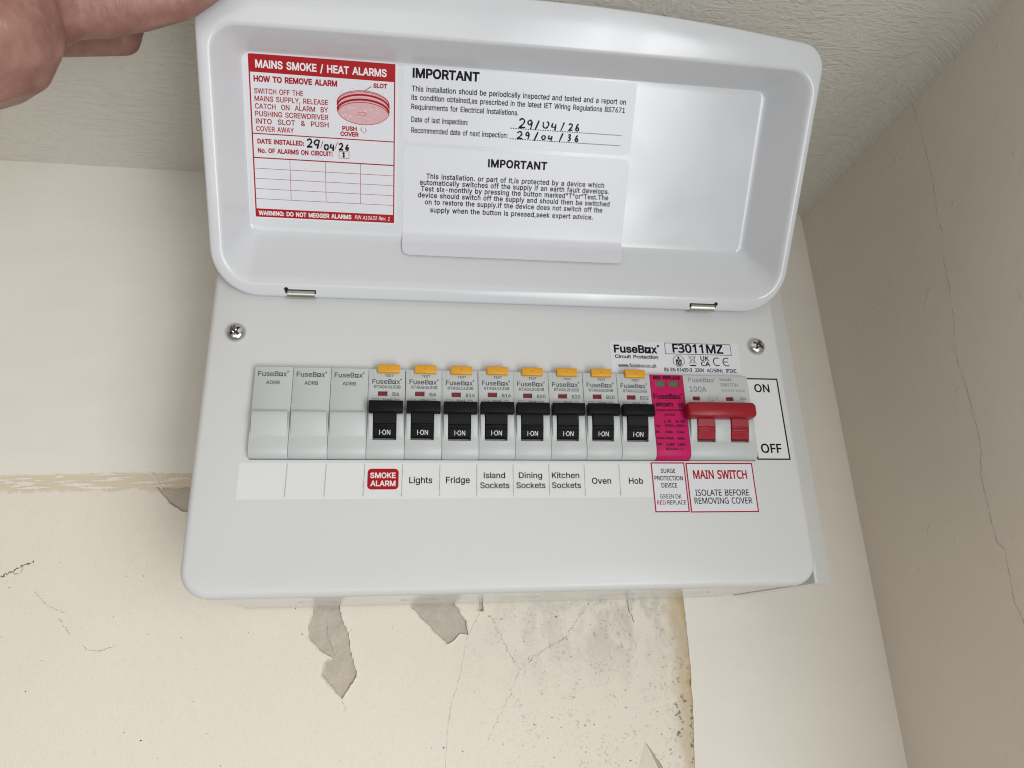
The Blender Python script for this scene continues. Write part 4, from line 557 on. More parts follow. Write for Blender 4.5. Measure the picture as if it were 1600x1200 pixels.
ceil = obj('ceiling', mb.mesh('ceiling', 'ceiling')); tag(ceil, 'combed plaster ceiling above the fuse board', kind='structure')
mb = MB()   # plaster rounding the corner between ceiling and side wall
for k in range(8):
    cv = lambda q: (374 - 14 + 14 * math.sin(q) - .05, 241 - 14 + 14 * math.cos(q) - .05)
    (x0, z0), (x1, z1) = cv(math.pi / 2 * k / 8), cv(math.pi / 2 * (k + 1) / 8); mb.add([(x0, 100, z0), (x1, 100, z1), (x1, -250, z1), (x0, -250, z0)], [(0, 1, 2, 3)])
obj('corner_fillet', mb.mesh('corner_fillet', 'ceiling', 60), ceil)

# ------------------------------------------------------------------ the fuse board: body, cover, lid
BT = 140.0
unit = empty('fuse_board', (127, 100, -50.7), 'white metal domestic fuse board on the wall with its lid held open', 'fuse board')
UO = Vector((127, 100, -50.7))
def U(x, y, z): return (x - UO.x, y - UO.y, z - UO.z)
def uobj(name, mb, m, smooth=None, parent=None, fix=False):
    mb.v = [U(*v) for v in mb.v]; return obj(name, mb.mesh(name, m, smooth, fix), parent or unit)
mb = MB()
def eloop(d, y, r): return [(x, y, z) for x, z in rrect(-23.8 + d, 278.2 - d, -50.5 + d, BT - d, r, 8)]
mb.loft([eloop(1.2, 98, 10), eloop(1.2, 9, 10), eloop(0, 9, 11.5), eloop(0, 99.85, 11.5)], True, True)
uobj('enclosure', mb, 'body', 35, fix=True)
fl = MB()
fl.add([(277.0, 1.6, -50.1), (278.6, 1.6, -50.1), (290.4, 9.5, -50.0), (290.4, 97, -50.0), (277.0, 97, -50.1)] + [(277.0, 1.6, BT), (278.6, 1.6, BT), (290.4, 9.5, BT), (290.4, 97, BT), (277.0, 97, BT)], [(4, 3, 2, 1, 0), (5, 6, 7, 8, 9)] + [(i, (i + 1) % 5, (i + 1) % 5 + 5, i + 5) for i in range(5)])
uobj('side_channel', fl, 'body', None, fix=True)
mb = MB(); mb.box(-2, 257, 30, 32, 8, 62); uobj('dark_backing', mb, 'dark')  # black sheet behind the cover window, painting the unlit interior
for x in (30, 82, 136, 190, 232):
    mb = MB()
    n = 28; z0 = -50.54
    mb.add([(x + 10 * k * math.cos(2 * math.pi * i / n), 52 + 10 * k * math.sin(2 * math.pi * i / n), z0) for k in (1, .94) for i in range(n)], [(i, (i + 1) % n, n + (i + 1) % n, n + i) for i in range(n) if i % 14 > 1])
    uobj('knockout_ring', mb, 'slotgrey')
# front cover with its window for the row of devices
PX0, PX1, PZ0 = -24.8, 279.0, -50.9
def ploop(ins, y, r=13.0): return [(x, y, z) for x, z in rrect(PX0 + ins, PX1 - ins, PZ0 + ins, BT + 1 - ins, max(r - ins, 1.5), 9)]
CUT = (0.25, 254.3, 11.75, 58.15)
mb = MB(); mb.loft([ploop(1.1, 9.5), ploop(1.1, 2.5), ploop(0, 9.5), ploop(0, 3.2), ploop(.25, 2.0), ploop(.95, .95), ploop(2.0, .25), ploop(3.2, 0)][2:])
L = ploop(3.2, 0); inner = rrect(*CUT, .6, 2)
flat = [(x, z) for x, y, z in L] + inner
t = tessellate_polygon([[Vector((x, z, 0)) for x, y, z in L], [Vector((x, z, 0)) for x, z in inner]])
mb.add([(x, 0, z) for x, z in flat], t); n = len(inner)
mb.add([(x, 0, z) for x, z in inner] + [(x, 1.3, z) for x, z in inner], [(i, (i + 1) % n, (i + 1) % n + n, i + n) for i in range(n)])
uobj('front_cover', mb, 'plate', 40, fix=True)
mb = MB()
for k in range(34):
    x, z, r = random.uniform(-20, 274), random.uniform(-46, 92), random.uniform(.05, .16)
    if -5 < x < 275 and -16 < z < 80: continue
    mb.add([U(x + r * random.uniform(.6, 1.5) * math.cos(q * math.pi / 3), -.02, z + r * random.uniform(.6, 1.5) * math.sin(q * math.pi / 3)) for q in range(6)], [tuple(range(6))])
tag(obj('dust', mb.mesh('dust', 'crack'), unit), kind='stuff')
# cover screws
def dome(r, h, n=32, k=7): return [[(r * math.cos(a) * math.cos(2 * math.pi * i / n), -h * math.sin(a) - .9, r * math.cos(a) * math.sin(2 * math.pi * i / n)) for i in range(n)] for a in [math.pi / 2 * j / k for j in range(k)]]
mb = MB(); n = 32
ring = lambda r, y: [(r * math.cos(2 * math.pi * i / n), y, r * math.sin(2 * math.pi * i / n)) for i in range(n)]
mb.loft([ring(4.7, 0), ring(4.95, -.35), ring(4.8, -.9)] + dome(4.6, 2.5)[1:] + [ring(.3, -3.4)], True, True)
sm = mb.mesh('screw', 'steel', fix=True)
def cross(rot):
    c = MB(); c.box(-2.9, 2.9, -6, -1.0, -.6, .6); d = MB(); d.box(-.6, .6, -6, -1.0, -2.9, 2.9); e = MB(); e.box(-1.15, 1.15, -6, -.8, -1.15, 1.15)
    return [c, d, e]
screw_me = cut(sm, cross(0), 'steel'); shade(screw_me, 35)
mb = MB(); mb.box(-2.85, 2.85, -1.15, -1.05, -.55, .55); mb.box(-.55, .55, -1.15, -1.05, .55, 2.85); mb.box(-.55, .55, -1.15, -1.05, -2.85, -.55); rec_me = mb.mesh('screw_recess_shade', 'recess_shade')  # dark cross on the recess floor paints its shade
for x, z, a in ((-11.3, 76.6, -.75), (264.4, 76.6, .55)):
    o = obj('cover_screw', screw_me, unit, U(x, 0, z)); o.rotation_euler = (0, a, 0)
    obj('screw_recess_shade', rec_me, o)
# the lid, tilted forward about its hinges
LO = Vector((-23.8245, -3.098, 95.7311))
LR = Matrix(((0.99998, 0.00582529, -0.00230332), (-0.00600505, 0.78681, -0.61716), (-0.00178288, 0.61716, 0.78683)))
LM = LR.to_4x4(); LM.translation = LO * S
D = 21.8
def lid_loop(l, r, b, t, bow, rb, rt, nn):
    c = (l + r) / 2; half = (r - l) / 2 - rt; q = []
    q += [(l + rb + (r - l - 2 * rb) * i / 24, b) for i in range(1, 24)]
    q += arc(r - rb, b + rb, rb, rb, -90, 0, 10)
    q += [(r, b + rb + (t - rt - b - rb) * i / 12) for i in range(1, 12)]
    q += arc(r - rt, t - rt, rt, rt, 0, 84, 10)
    q += [(r - rt - (r - l - 2 * rt) * i / 30, t + bow * (1 - ((r - rt - (r - l - 2 * rt) * i / 30 - c) / half) ** 2)) for i in range(1, 30)]
    q += arc(l + rt, t - rt, rt, rt, 96, 180, 10)
    q += [(l, t - rt - (t - rt - b - rb) * i / 12) for i in range(1, 12)]
    q += arc(l + rb, b + rb, rb, rb, 180, 270, 10)
    return [(u, nn, w) for u, w in q]
OUT = (0, 303.1, 0, 137.3, 8.2, 23, 13); INN = (6.0, 299.0, 7.6, 124.6, .8, 15, 12); PAN = (15.3, 284.7, 29.7, 115.6, .2, 4.5, 4.5)
def ins(p, d, nn): return lid_loop(p[0] + d, p[1] - d, p[2] + d, p[3] - d, p[4], max(.6, p[5] - d), max(.6, p[6] - d), nn)
def mixp(t, nn): return lid_loop(*[a + (b - a) * t for a, b in zip(INN, PAN)], nn)
front = [ins(OUT, .9, 5.2), ins(OUT, .1, 4.6), ins(OUT, 0, 3.4), ins(OUT, 0, 1.5), ins(OUT, .2, .8), ins(OUT, .7, .25), ins(OUT, 1.5, 0), ins(INN, -1.5, 0), ins(INN, -.5, .12), ins(INN, .3, .55), mixp(.07, 1.25), mixp(.13, D * .115), mixp(.5, D * .5), mixp(.88, D * .9), mixp(.95, D - 1.0), mixp(1.0, D - .3), ins(PAN, 1.3, D - .04), ins(PAN, 3, D)]
back = [ins(OUT, 1.9, 5.2), ins(OUT, 1.9, 1.4), ins(INN, -1.3, 1.4), mixp(.05, 2.6), mixp(.9, D + .9), ins(PAN, .6, D + 1.3)]
mb = MB(); mb.loft(list(reversed(back)) + front, True, True)
lid_me = mb.mesh('lid', 'lid', fix=True)
ct = []
for l, r, bump in ((35.3, 50.6, 35.9), (249.8, 265.2, 264.8)):
    c = MB(); c.box(l, r, -3, 2.6, 2.0, 4.1); ct.append(c)
    c = MB(); c.loft([[(bump + 1.15 * math.cos(2 * math.pi * i / 12), y, 4.0 + 1.15 * math.sin(2 * math.pi * i / 12)) for i in range(12)] for y in (-3, 2.6)], True, True); ct.append(c)
lid_me = cut(lid_me, ct, 'lid'); shade(lid_me, 38)
lid = obj('lid', lid_me, unit); lid.matrix_parent_inverse = Matrix.Translation(-UO * S); lid.matrix_basis = LM
lid['label'] = 'glossy white hinged lid tilted open, with stickers inside'
for l, r in ((36.6, 50.0), (250.6, 264.0)):
    mb = MB(); prof = [(3.7, -2.2), (3.5, .2), (2.9, .9), (1.6, 1.15), (.3, .95), (-.5, .2), (-.8, -1.5), (-1.2, -3.0), (.2, -3.2), (.4, -.6), (2.6, -1.2)]
    mb.prism(prof, l, r); o = obj('hinge_tab', mb.mesh('hinge_tab', 'nickel', 50, True), lid)
    mb = MB(); mb.box(l - 1.6, r + .9, 1.9, 2.3, 1.6, 5.4); obj('hinge_slot_shade', mb.mesh('hinge_slot_shade', 'dark'), lid)  # black plate behind the slot paints the dark of the hole

# ------------------------------------------------------------------ stickers inside the lid
def lid_thing(name, u, w, m, me, label, cat):
    o = obj(name, me); o.matrix_world = LM @ Matrix.Translation(Vector((u, D, w)) * S); return tag(o, label, cat)
def lid_fn(u0, w0, lift):
    return lambda u, w: (u - u0, -lift, w - w0)
# red and white alarm sticker
u0, w0 = 17.2, 36.2; mb = MB(); f2 = lambda x, z, t: (x - u0, -t, z - w0)
sheet(mb, f2, rrect(17.2, 90.2, 36.2, 116.1, 2.0), .12)
al = lid_thing('alarm_sticker', u0, w0, None, mb.mesh('alarm_sticker', 'paper'), 'red and white sticker headed MAINS SMOKE / HEAT ALARMS inside the lid', 'sticker')
F = lid_fn(u0, w0, .15); F2 = lid_fn(u0, w0, .17); F3 = lid_fn(u0, w0, .19); F4 = lid_fn(u0, w0, .21)
mb = MB(); rect(mb, F, 18.3, 89.0, 106.6, 114.95); rect(mb, F, 18.3, 89.0, 37.3, 41.5); rect(mb, F, 18.3, 18.95, 41.5, 106.6); rect(mb, F, 88.4, 89.0, 41.5, 106.6)
obj('red_border', mb.mesh('red_border', 'redfill'), al)
mb = MB(); rect(mb, F2, 18.95, 88.4, 77.9, 78.4); rect(mb, F2, 18.95, 88.4, 66.3, 66.85)
for z in (61.3, 56.35, 51.3, 46.3): rect(mb, F2, 18.95, 88.4, z, z + .2)
for x in (36.3, 53.9, 71.5): rect(mb, F2, x, x + .2, 46.5, 66.3)
frame(mb, F2, 60.8, 66.0, 68.6, 72.1, .22)
obj('table_grid', mb.mesh('table_grid', 'inkred'), al)
mb = MB(); text(mb, F3, 'MAINS SMOKE / HEAT ALARMS', 21.6, 84.7, 108.8, 3.3, .5)
obj('white_heading', mb.mesh('white_heading', 'white_ink'), al)
mb = MB(); text(mb, F3, 'WARNING: DO NOT MEGGER ALARMS', 19.8, 66.8, 38.3, 2.05, .6); text(mb, F3, 'P/N A13632 Rev. 1', 68.5, 86.6, 38.5, 1.8, 0, .2)
obj('white_warning', mb.mesh('white_warning', 'white_ink'), al)
mb = MB()
for s, a, b, z, h, bo in [('HOW TO REMOVE ALARM', 20.5, 60.5, 102.4, 2.5, .9), ('SWITCH OFF THE', 20.5, 43.9, 96.9, 2.35, .1), ('MAINS SUPPLY, RELEASE', 20.5, 55.9, 93.4, 2.35, .1), ('CATCH  ON  ALARM  BY', 20.5, 55.9, 89.9, 2.35, .1), ('PUSHING SCREWDRIVER', 20.5, 55.9, 86.4, 2.35, .1), ('INTO  SLOT  &  PUSH', 20.6, 56.0, 82.9, 2.35, .1), ('COVER AWAY', 20.6, 38.9, 79.3, 2.35, .1),
                        ('SLOT', 78.1, 85.0, 103.4, 1.9, .9), ('PUSH', 62.7, 69.9, 82.3, 1.9, .9), ('COVER', 61.7, 70.9, 79.6, 1.9, .9), ('DATE INSTALLED:', 20.9, 43.7, 73.5, 2.1, .8), ('No. OF ALARMS ON CIRCUIT:', 20.9, 57.8, 69.1, 2.1, .7)]:
    text(mb, F3, s, a, b, z, h, bo, 0, .008)
obj('red_lettering', mb.mesh('red_lettering', 'inkred'), al)
# drawing of a round ceiling alarm seen from below
mb = MB(); up = arc(73.2, 95.6, 12.9, 6.0, 0, 180, 20); lo = arc(73.2, 92.3, 12.9, 6.8, 180, 360, 20)
mb.add([F2(x, z) for x, z in up + lo], [tuple(range(len(up + lo)))])
for k in range(70):
    a = random.uniform(0, 6.28); rr = random.uniform(1.0, 1.16); x, z = 73.2 + 13.2 * rr * math.cos(a), 94.2 + 8.6 * rr * math.sin(a)
    if (z > 96 or x > 80) and x < 87.8: disc(mb, F2, x, z, random.uniform(.1, .3), random.uniform(.08, .25), 6)
obj('alarm_drawing', mb.mesh('alarm_drawing', 'inkpink'), al)
mb = MB()
for dz, w in ((1.6, .25), (.2, .9), (-2.0, 1.0), (-3.3, .3)):
    ribbon(mb, F3, arc(73.2, 95.0 + dz - 1.2, 12.7, 5.6, 2, 178, 24), w)
ribbon(mb, F4, lo, .25); ribbon(mb, F4, arc(73.2, 95.6, 12.9, 6.0, 0, 180, 20), .25); ribbon(mb, F4, [(60.3, 95.6), (60.3, 92.3)], .25); ribbon(mb, F4, [(86.1, 95.6), (86.1, 92.3)], .25)
ribbon(mb, F4, arc(72.6, 90.6, 2.1, .9, 0, 360, 18), .15); ribbon(mb, F4, [(73.6, 101.2), (77.2, 103.9)], .35)
ribbon(mb, F4, [(72.2, 84.4), (72.3, 83.0), (71.5, 83.1), (73.6, 81.4), (75.0, 82.9), (74.3, 82.8), (74.2, 84.2)], .2)
obj('drawing_lines', mb.mesh('drawing_lines', 'inkred'), al)
mb = MB(); random.seed(5)
for k in range(26): disc(mb, F4, random.uniform(63, 81), random.uniform(88, 93.5) , random.uniform(.15, .7), random.uniform(.1, .3), 6)
obj('drawing_highlight', mb.mesh('drawing_highlight', 'paper'), al)
mb = MB()
handwriting(mb, F4, [('2', 45.2, 73.0, 3.0, 4.0), ('C', 48.4, 72.8, 3.4, 4.2), ('0', 53.6, 72.2, 2.4, 3.4), ('4', 56.4, 72.2, 2.6, 3.8), ('2', 61.0, 72.6, 2.4, 3.2), ('6', 64.2, 72.7, 2.0, 2.9)], .75); handwriting(mb, F4, [('1', 62.4, 68.9, 1.5, 2.6)], .8)
obj('handwritten_date', mb.mesh('handwritten_date', 'marker'), al)
mb = MB(); handwriting(mb, F3, [('/', 51.5, 73.0, 2.0, 3.4), ('/', 58.6, 73.0, 2.2, 3.2)], .3); obj('date_slash', mb.mesh('date_slash', 'inkred'), al)
# inspection notice
u0, w0 = 93.0, 78.4; mb = MB(); f2 = lambda x, z, t: (x - u0, -t, z - w0)
sheet(mb, f2, rrect(93.0, 213.6, 78.6, 117.6, 4.2), .10)
st = lid_thing('inspection_sticker', u0, w0, None, mb.mesh('inspection_sticker', 'film'), 'upper IMPORTANT sticker with handwritten inspection dates inside the lid', 'sticker')
F = lid_fn(u0, w0, .13); F3 = lid_fn(u0, w0, .15)
mb = MB(); text(mb, F, 'IMPORTANT', 97.5, 131.1, 109.6, 4.1, .8, 0, .01)
for s, a, b, z in [("This installation should be periodically inspected and tested and a report on", 97.2, 208.5, 103.1), ("its condition obtained,as prescribed in the latest IET Wiring Regulations BS7671", 97.1, 208.4, 99.0), ("Requirements for Electrical Installations.", 97.1, 152.1, 94.6), ("Date of last inspection:", 97.2, 126.2, 88.5), ("Recommended date of next inspection:", 97.3, 147.1, 83.3)]:
    text(mb, F, s, a, b, z, 2.5, .15, 0, .008)
obj('lettering', mb.mesh('lettering', 'ink'), st)
mb = MB()
for z in (88.4, 83.2):
    x = 148.3
    while x < 207.4: rect(mb, F, x, x + .75, z, z + .42); x += 1.3
obj('dotted_line', mb.mesh('dotted_line', 'ink'), st)
mb = MB()
handwriting(mb, F3, [('2', 152.6, 89.0, 4.0, 4.6), ('9', 157.0, 88.8, 3.4, 4.4), ('/', 160.8, 88.7, 3.2, 4.6), ('U', 165.2, 89.6, 3.6, 3.6), ('4', 169.6, 89.2, 3.6, 4.0), ('/', 174.6, 89.2, 2.6, 4.0), ('2', 179.0, 89.3, 2.6, 3.4), ('6', 182.6, 89.3, 2.6, 3.8)], .72)
handwriting(mb, F3, [('2', 152.0, 83.6, 3.4, 3.6), ('9', 156.4, 83.8, 2.6, 3.4), ('/', 160.6, 83.4, 3.2, 4.2), ('0', 165.0, 84.0, 2.4, 2.6), ('4', 168.2, 83.6, 3.2, 3.2), ('/', 174.0, 83.4, 3.0, 4.4), ('3', 178.8, 84.2, 2.4, 3.2), ('6', 182.8, 84.0, 2.4, 3.4)], .72)
handwriting(mb, F3, [('2', 152.9, 89.1, 3.8, 4.4)], .45)
obj('handwritten_date', mb.mesh('handwritten_date', 'marker'), st)
# test notice, its lower end following the fold of the lid
u0, w0 = 93.4, 29.7
def fold(x, z, t):
    """the film leaves the flat panel gently and runs up the sloping wall"""
    yy, ww, q, st_ = 0.0, 34.5, 34.5, .25
    if z >= q: return (x - u0, -t, z - w0)
    while q > z + 1e-6:
        h = min(st_, q - z); ang = math.radians(46) * min(1, (34.5 - q) / 7.5) ** .8; yy -= h * math.sin(ang); ww -= h * math.cos(ang); q -= h
    return (x - u0, yy - t, ww - w0)
def strip_sheet(mb, l, r, b, t, rad, th):
    rows = [b, b + .5, b + 1.3, b + 2.6, b + 4] + [b + 5.2, 25.5, 27, 28, 29, 30, 31, 32, 33, 34.5, 40, 60, t - 4, t - 2.4, t - 1.1, t - .4, t]
    rows = sorted(set(rows)); vs = []
    for z in rows:
        def inset(d): return 0 if d >= rad else rad - math.sqrt(max(0, rad * rad - (rad - d) ** 2))
        i = max(inset(z - b), inset(t - z)); vs += [fold(l + i, z, th), fold(r - i, z, th)]
    mb.add(vs, [(2 * i, 2 * i + 1, 2 * i + 3, 2 * i + 2) for i in range(len(rows) - 1)])
mb = MB(); strip_sheet(mb, 93.4, 213.9, 18.8, 76.6, 4.0, .10)
st = lid_thing('test_notice_sticker', u0, w0, None, mb.mesh('test_notice_sticker', 'film', 60), 'lower IMPORTANT sticker about six-monthly testing, bent over the lid fold', 'sticker')
F = lambda u, w: (u - u0, -.13, w - w0)
mb = MB(); text(mb, F, 'IMPORTANT', 137.5, 169.1, 68.7, 3.7, .8, 0, .01, 14)
for s, a, b, z in [('This installation. or part of it,is protected by a device which', 105.4, 201.1, 61.2), ('automatically switches off the supply if an earth fault develops.', 102.1, 204.2, 58.0), ('Test six-monthly by pressing the button marked"T"or"Test.The', 102.8, 204.0, 54.8), ('device should switch off the supply and should then be switched', 101.2, 205.1, 51.5), ('on to restore the supply.If the device does not switch off the', 105.0, 201.4, 48.1), ('supply when the button is pressed,seek expert advice.', 107.8, 196.5, 44.1)]:
    text(mb, F, s, a, b, z - .2, 2.5, .3, 0, .004, 16)
obj('lettering', mb.mesh('lettering', 'ink'), st)

# ------------------------------------------------------------------ labels on the cover
def plate_thing(name, x, z, me, label, cat, group=None):
    return tag(obj(name, me, None, (x, 0, z)), label, cat, group)
def pf(x0, z0, lift): return lambda x, z: (x - x0, -lift, z - z0)
x0, z0 = -3.6, -7.2; mb = MB(); sheet(mb, lambda x, z, t: (x - x0, -t, z - z0), [(-3.5, -7.2), (197.0, -6.9), (197.0, 10.5), (-3.7, 10.35)], .12)
cs = plate_thing('circuit_chart', x0, z0, mb.mesh('circuit_chart', 'paper_strip'), 'long white strip naming each circuit below the row of breakers', 'label strip')
F = pf(x0, z0, .15); mb = MB()
for i in range(1, 11):
    for j in range(15): disc(mb, F, 18 * i + .02 * j, -5.5 + 1.06 * j, .25, n=6)
obj('dotted_divider', mb.mesh('dotted_divider', 'ink'), cs)
mb = MB()
for s, a, b, z, h in [('Lights', 75.55, 86.64, .42, 3.0), ('Fridge', 93.2, 104.8, .47, 3.0), ('Island', 111.6, 122.2, 2.87, 2.8), ('Sockets', 109.8, 124.2, -2.1, 2.8), ('Dining', 129.0, 140.7, 2.87, 2.8), ('Sockets', 127.6, 142.1, -2.1, 2.8), ('Kitchen', 145.6, 159.5, 2.87, 2.8), ('Sockets', 145.4, 160.1, -2.1, 2.8), ('Oven', 165.8, 175.7, 0, 2.95), ('Hob', 184.9, 192.3, 0, 2.95)]:
    text(mb, F, s, a, b, z, h, .1)
obj('lettering', mb.mesh('lettering', 'ink'), cs)
x0, z0 = 55.8, -2.5; mb = MB(); sheet(mb, lambda x, z, t: (x - x0, -t, z - z0), rrect(55.8, 70.5, -2.6, 7.45, 1.9), .22)
sk = plate_thing('smoke_alarm_sticker', x0, z0, mb.mesh('smoke_alarm_sticker', 'redfill'), 'small red sticker reading SMOKE ALARM on the white circuit strip', 'sticker')
F = pf(x0, z0, .25); mb = MB(); text(mb, F, 'SMOKE', 57.0, 69.1, 2.95, 2.5, .4); obj('upper_word', mb.mesh('upper_word', 'white_ink'), sk)
mb = MB(); text(mb, F, 'ALARM', 57.2, 69.1, -.95, 2.5, .4); obj('lower_word', mb.mesh('lower_word', 'white_ink'), sk)
x0, z0 = 180.9, 58.4; mb = MB(); sheet(mb, lambda x, z, t: (x - x0, -t, z - z0), rrect(180.9, 253.6, 58.4, 78.0, .5, 2), .1)
inf = plate_thing('maker_label', x0, z0, mb.mesh('maker_label', 'paper'), 'white maker label with approval marks between the lid and main switch', 'label')
F = pf(x0, z0, .13); F3 = pf(x0, z0, .15); mb = MB(); brand(mb, F, 182.9, 208.3, 71.3, 4.2, .7); text(mb, F, 'Circuit Protection', 183.2, 207.2, 68.0, 1.85, .5); text(mb, F, 'www.fusebox.co.uk', 184.6, 205.8, 62.9, 1.7, .4, hum=True); text(mb, F, 'F3011MZ', 215.8, 244.8, 72.1, 4.2, .6, hum=True)
text(mb, F, 'BS EN 61439-3  230V  AC/50Hz  IP2XC', 209.9, 250.9, 61.0, 1.7, .6, hum=True); text(mb, F, 'UK', 231.1, 236.0, 67.6, 2.15, .5, hum=True); text(mb, F, 'CA', 231.1, 236.4, 64.5, 2.15, .5, hum=True)
frame(mb, F, 211.5, 249.4, 70.95, 77.6, .3)
obj('lettering', mb.mesh('lettering', 'ink'), inf)
mb = MB(); ribbon(mb, F, arc(240.5, 67.1, 2.2, 2.3, 60, 300), .55); ribbon(mb, F, arc(246.0, 67.1, 2.2, 2.3, 60, 300), .55); ribbon(mb, F, [(243.9, 67.1), (246.6, 67.1)], .5)
oc = [(218.6 + 3.3 * math.cos(math.radians(22.5 + 45 * i)), 67.0 + 3.3 * math.sin(math.radians(22.5 + 45 * i))) for i in range(9)]; ribbon(mb, F, oc, .3)
disc(mb, F, 218.6, 68.9, .65, n=12); rect(mb, F, 217.0, 220.2, 64.9, 68.0); rect(mb, F, 217.5, 219.7, 64.4, 64.9)
for a, b in [((224.2, 70.2), (228.6, 65.6)), ((228.6, 70.2), (224.2, 65.6)), ((224.6, 69.5), (228.2, 69.5)), ((225.0, 69.4), (225.4, 66.2)), ((227.8, 69.4), (227.4, 66.2)), ((225.4, 66.2), (227.4, 66.2)), ((225.3, 70.1), (227.5, 70.1))]: ribbon(mb, F, [a, b], .22)
rect(mb, F, 224.6, 228.2, 64.3, 65.0)
obj('approval_marks', mb.mesh('approval_marks', 'ink'), inf)
mb = MB(); ribbon(mb, F3, [(218.9, 67.6), (218.2, 66.3), (219.1, 66.3), (218.4, 65.0)], .3); rect(mb, F3, 217.55, 217.75, 64.9, 66.9); rect(mb, F3, 219.45, 219.65, 64.9, 66.9); obj('mark_detail', mb.mesh('mark_detail', 'paper'), inf)
x0, z0 = 255.3, 12.4; mb = MB(); sheet(mb, lambda x, z, t: (x - x0, -t, z - z0), [(255.3, 12.4), (273.85, 12.5), (273.85, 58.0), (255.3, 58.0)], .12)
oo = plate_thing('on_off_label', x0, z0, mb.mesh('on_off_label', 'paper_strip'), 'white black-edged ON and OFF label right of the main switch', 'label')
F = pf(x0, z0, .15); mb = MB(); frame(mb, F, 255.3, 273.85, 12.5, 58.0, .75); obj('black_border', mb.mesh('black_border', 'ink'), oo)
mb = MB(); text(mb, F, 'ON', 259.6, 268.3, 50.1, 3.75, .35, hum=True); text(mb, F, 'OFF', 258.2, 269.8, 16.4, 4.05, .35, hum=True); obj('lettering', mb.mesh('lettering', 'ink'), oo)
x0, z0 = 197.1, -14.5; mb = MB(); sheet(mb, lambda x, z, t: (x - x0, -t, z - z0), [(197.15, -14.5), (215.05, -14.5), (215.05, 10.95), (197.15, 11.05)], .2)
sp = plate_thing('surge_label', x0, z0, mb.mesh('surge_label', 'paper'), 'narrow magenta-edged SURGE PROTECTION DEVICE label under the magenta module', 'label')
F = pf(x0, z0, .23); mb = MB(); frame(mb, F, 197.15, 215.05, -14.5, 10.95, .6); obj('magenta_border', mb.mesh('magenta_border', 'inkmag'), sp)
mb = MB(); text(mb, F, 'SURGE', 202.1, 209.8, 5.5, 1.85, .2, hum=True); text(mb, F, 'PROTECTION', 198.4, 213.4, 1.7, 1.9, .2, hum=True); text(mb, F, 'DEVICE', 201.7, 209.9, -2.0, 1.9, .2, hum=True); text(mb, F, 'OK', 208.4, 211.6, -7.6, 1.85, 0, hum=True); text(mb, F, 'REPLACE', 203.8, 213.6, -10.6, 1.8, 0, hum=True); obj('lettering', mb.mesh('lettering', 'ink'), sp)
mb = MB(); text(mb, F, 'GREEN', 200.4, 207.6, -7.6, 1.85, 0, hum=True); obj('green_word', mb.mesh('green_word', 'inkgreen'), sp)
mb = MB(); text(mb, F, 'RED', 198.5, 203.0, -10.6, 1.8, 0, hum=True); obj('red_word', mb.mesh('red_word', 'inkred'), sp)
x0, z0 = 215.7, -14.7; mb = MB(); sheet(mb, lambda x, z, t: (x - x0, -t, z - z0), [(215.72, -14.6), (251.9, -14.8), (251.9, 10.7), (215.72, 10.8)], .2)
ml = plate_thing('main_switch_label', x0, z0, mb.mesh('main_switch_label', 'paper'), 'red-edged MAIN SWITCH isolate before removing cover label', 'label')
F = pf(x0, z0, .23); mb = MB(); frame(mb, F, 215.72, 251.9, -14.7, 10.75, .6); obj('red_border', mb.mesh('red_border', 'inkred'), ml)
mb = MB(); text(mb, F, 'MAIN SWITCH', 219.1, 248.2, 2.6, 3.65, .5, hum=True); obj('red_lettering', mb.mesh('red_lettering', 'inkred'), ml)
mb = MB(); text(mb, F, 'ISOLATE BEFORE', 219.1, 247.9, -6.2, 2.65, 0, hum=True); text(mb, F, 'REMOVING COVER', 218.2, 249.1, -10.3, 2.65, 0, hum=True); obj('lettering', mb.mesh('lettering', 'ink'), ml)

# ------------------------------------------------------------------ the row of modules
PITCH, MX, MZ, P = 18.11, 0.45, 12.2, 4.5
BULGE = [(9.0, P), (10.5, 4.75), (12.5, 5.4), (15, 6.2), (17.5, 6.75), (19.5, 7.0), (21.2, 7.0), (21.8, 6.6), (21.9, P)]
def case_prof(bulge): return [(0, -28), (0, 1.2), (.35, 2.4), (1.6, 3.7), (4.2, 4.35), (6, P)] + (BULGE if bulge else []) + [(44.9, P), (45.25, 4.1), (45.3, -28)]
def cutter(*b): c = MB(); c.box(*b); return c
def case(w, cuts, m, bulge=True, bev=.22):
    mb = MB(); mb.prism(case_prof(bulge), .12, w - .12); me = mb.mesh('case', m, fix=True)
    return bevelled(cut(me, [cutter(*c) for c in cuts], m), bev)
def side_cuts(w): return [(-1, .85, -20, -P - .02, 8.9, 21.95), (w - .85, w + 1, -20, -P - .02, 8.9, 21.95)]
def mf(lift): return lambda x, z: (x, -P - lift, z)
# blank modules
blank_case = case(PITCH, side_cuts(PITCH), 'case')
mb = MB(); brand(mb, mf(.04), 1.6, 15.9, 40.15, 2.45, .1); text(mb, mf(.04), 'ADRB', 5.6, 12.1, 36.0, 1.75, .1); bl_text = mb.mesh('lettering', 'inkgrey')
for i, lab in enumerate(('plain grey blank module at the left end of the row', 'plain grey blank module, middle one of the three side by side', 'plain grey blank module touching the smoke alarm breaker')):
    t = empty('blank_module', (MX + PITCH * i, 0, MZ), lab, 'blank module', 'blank modules left of the breakers')
    obj('case', blank_case, t); obj('lettering', bl_text, t)
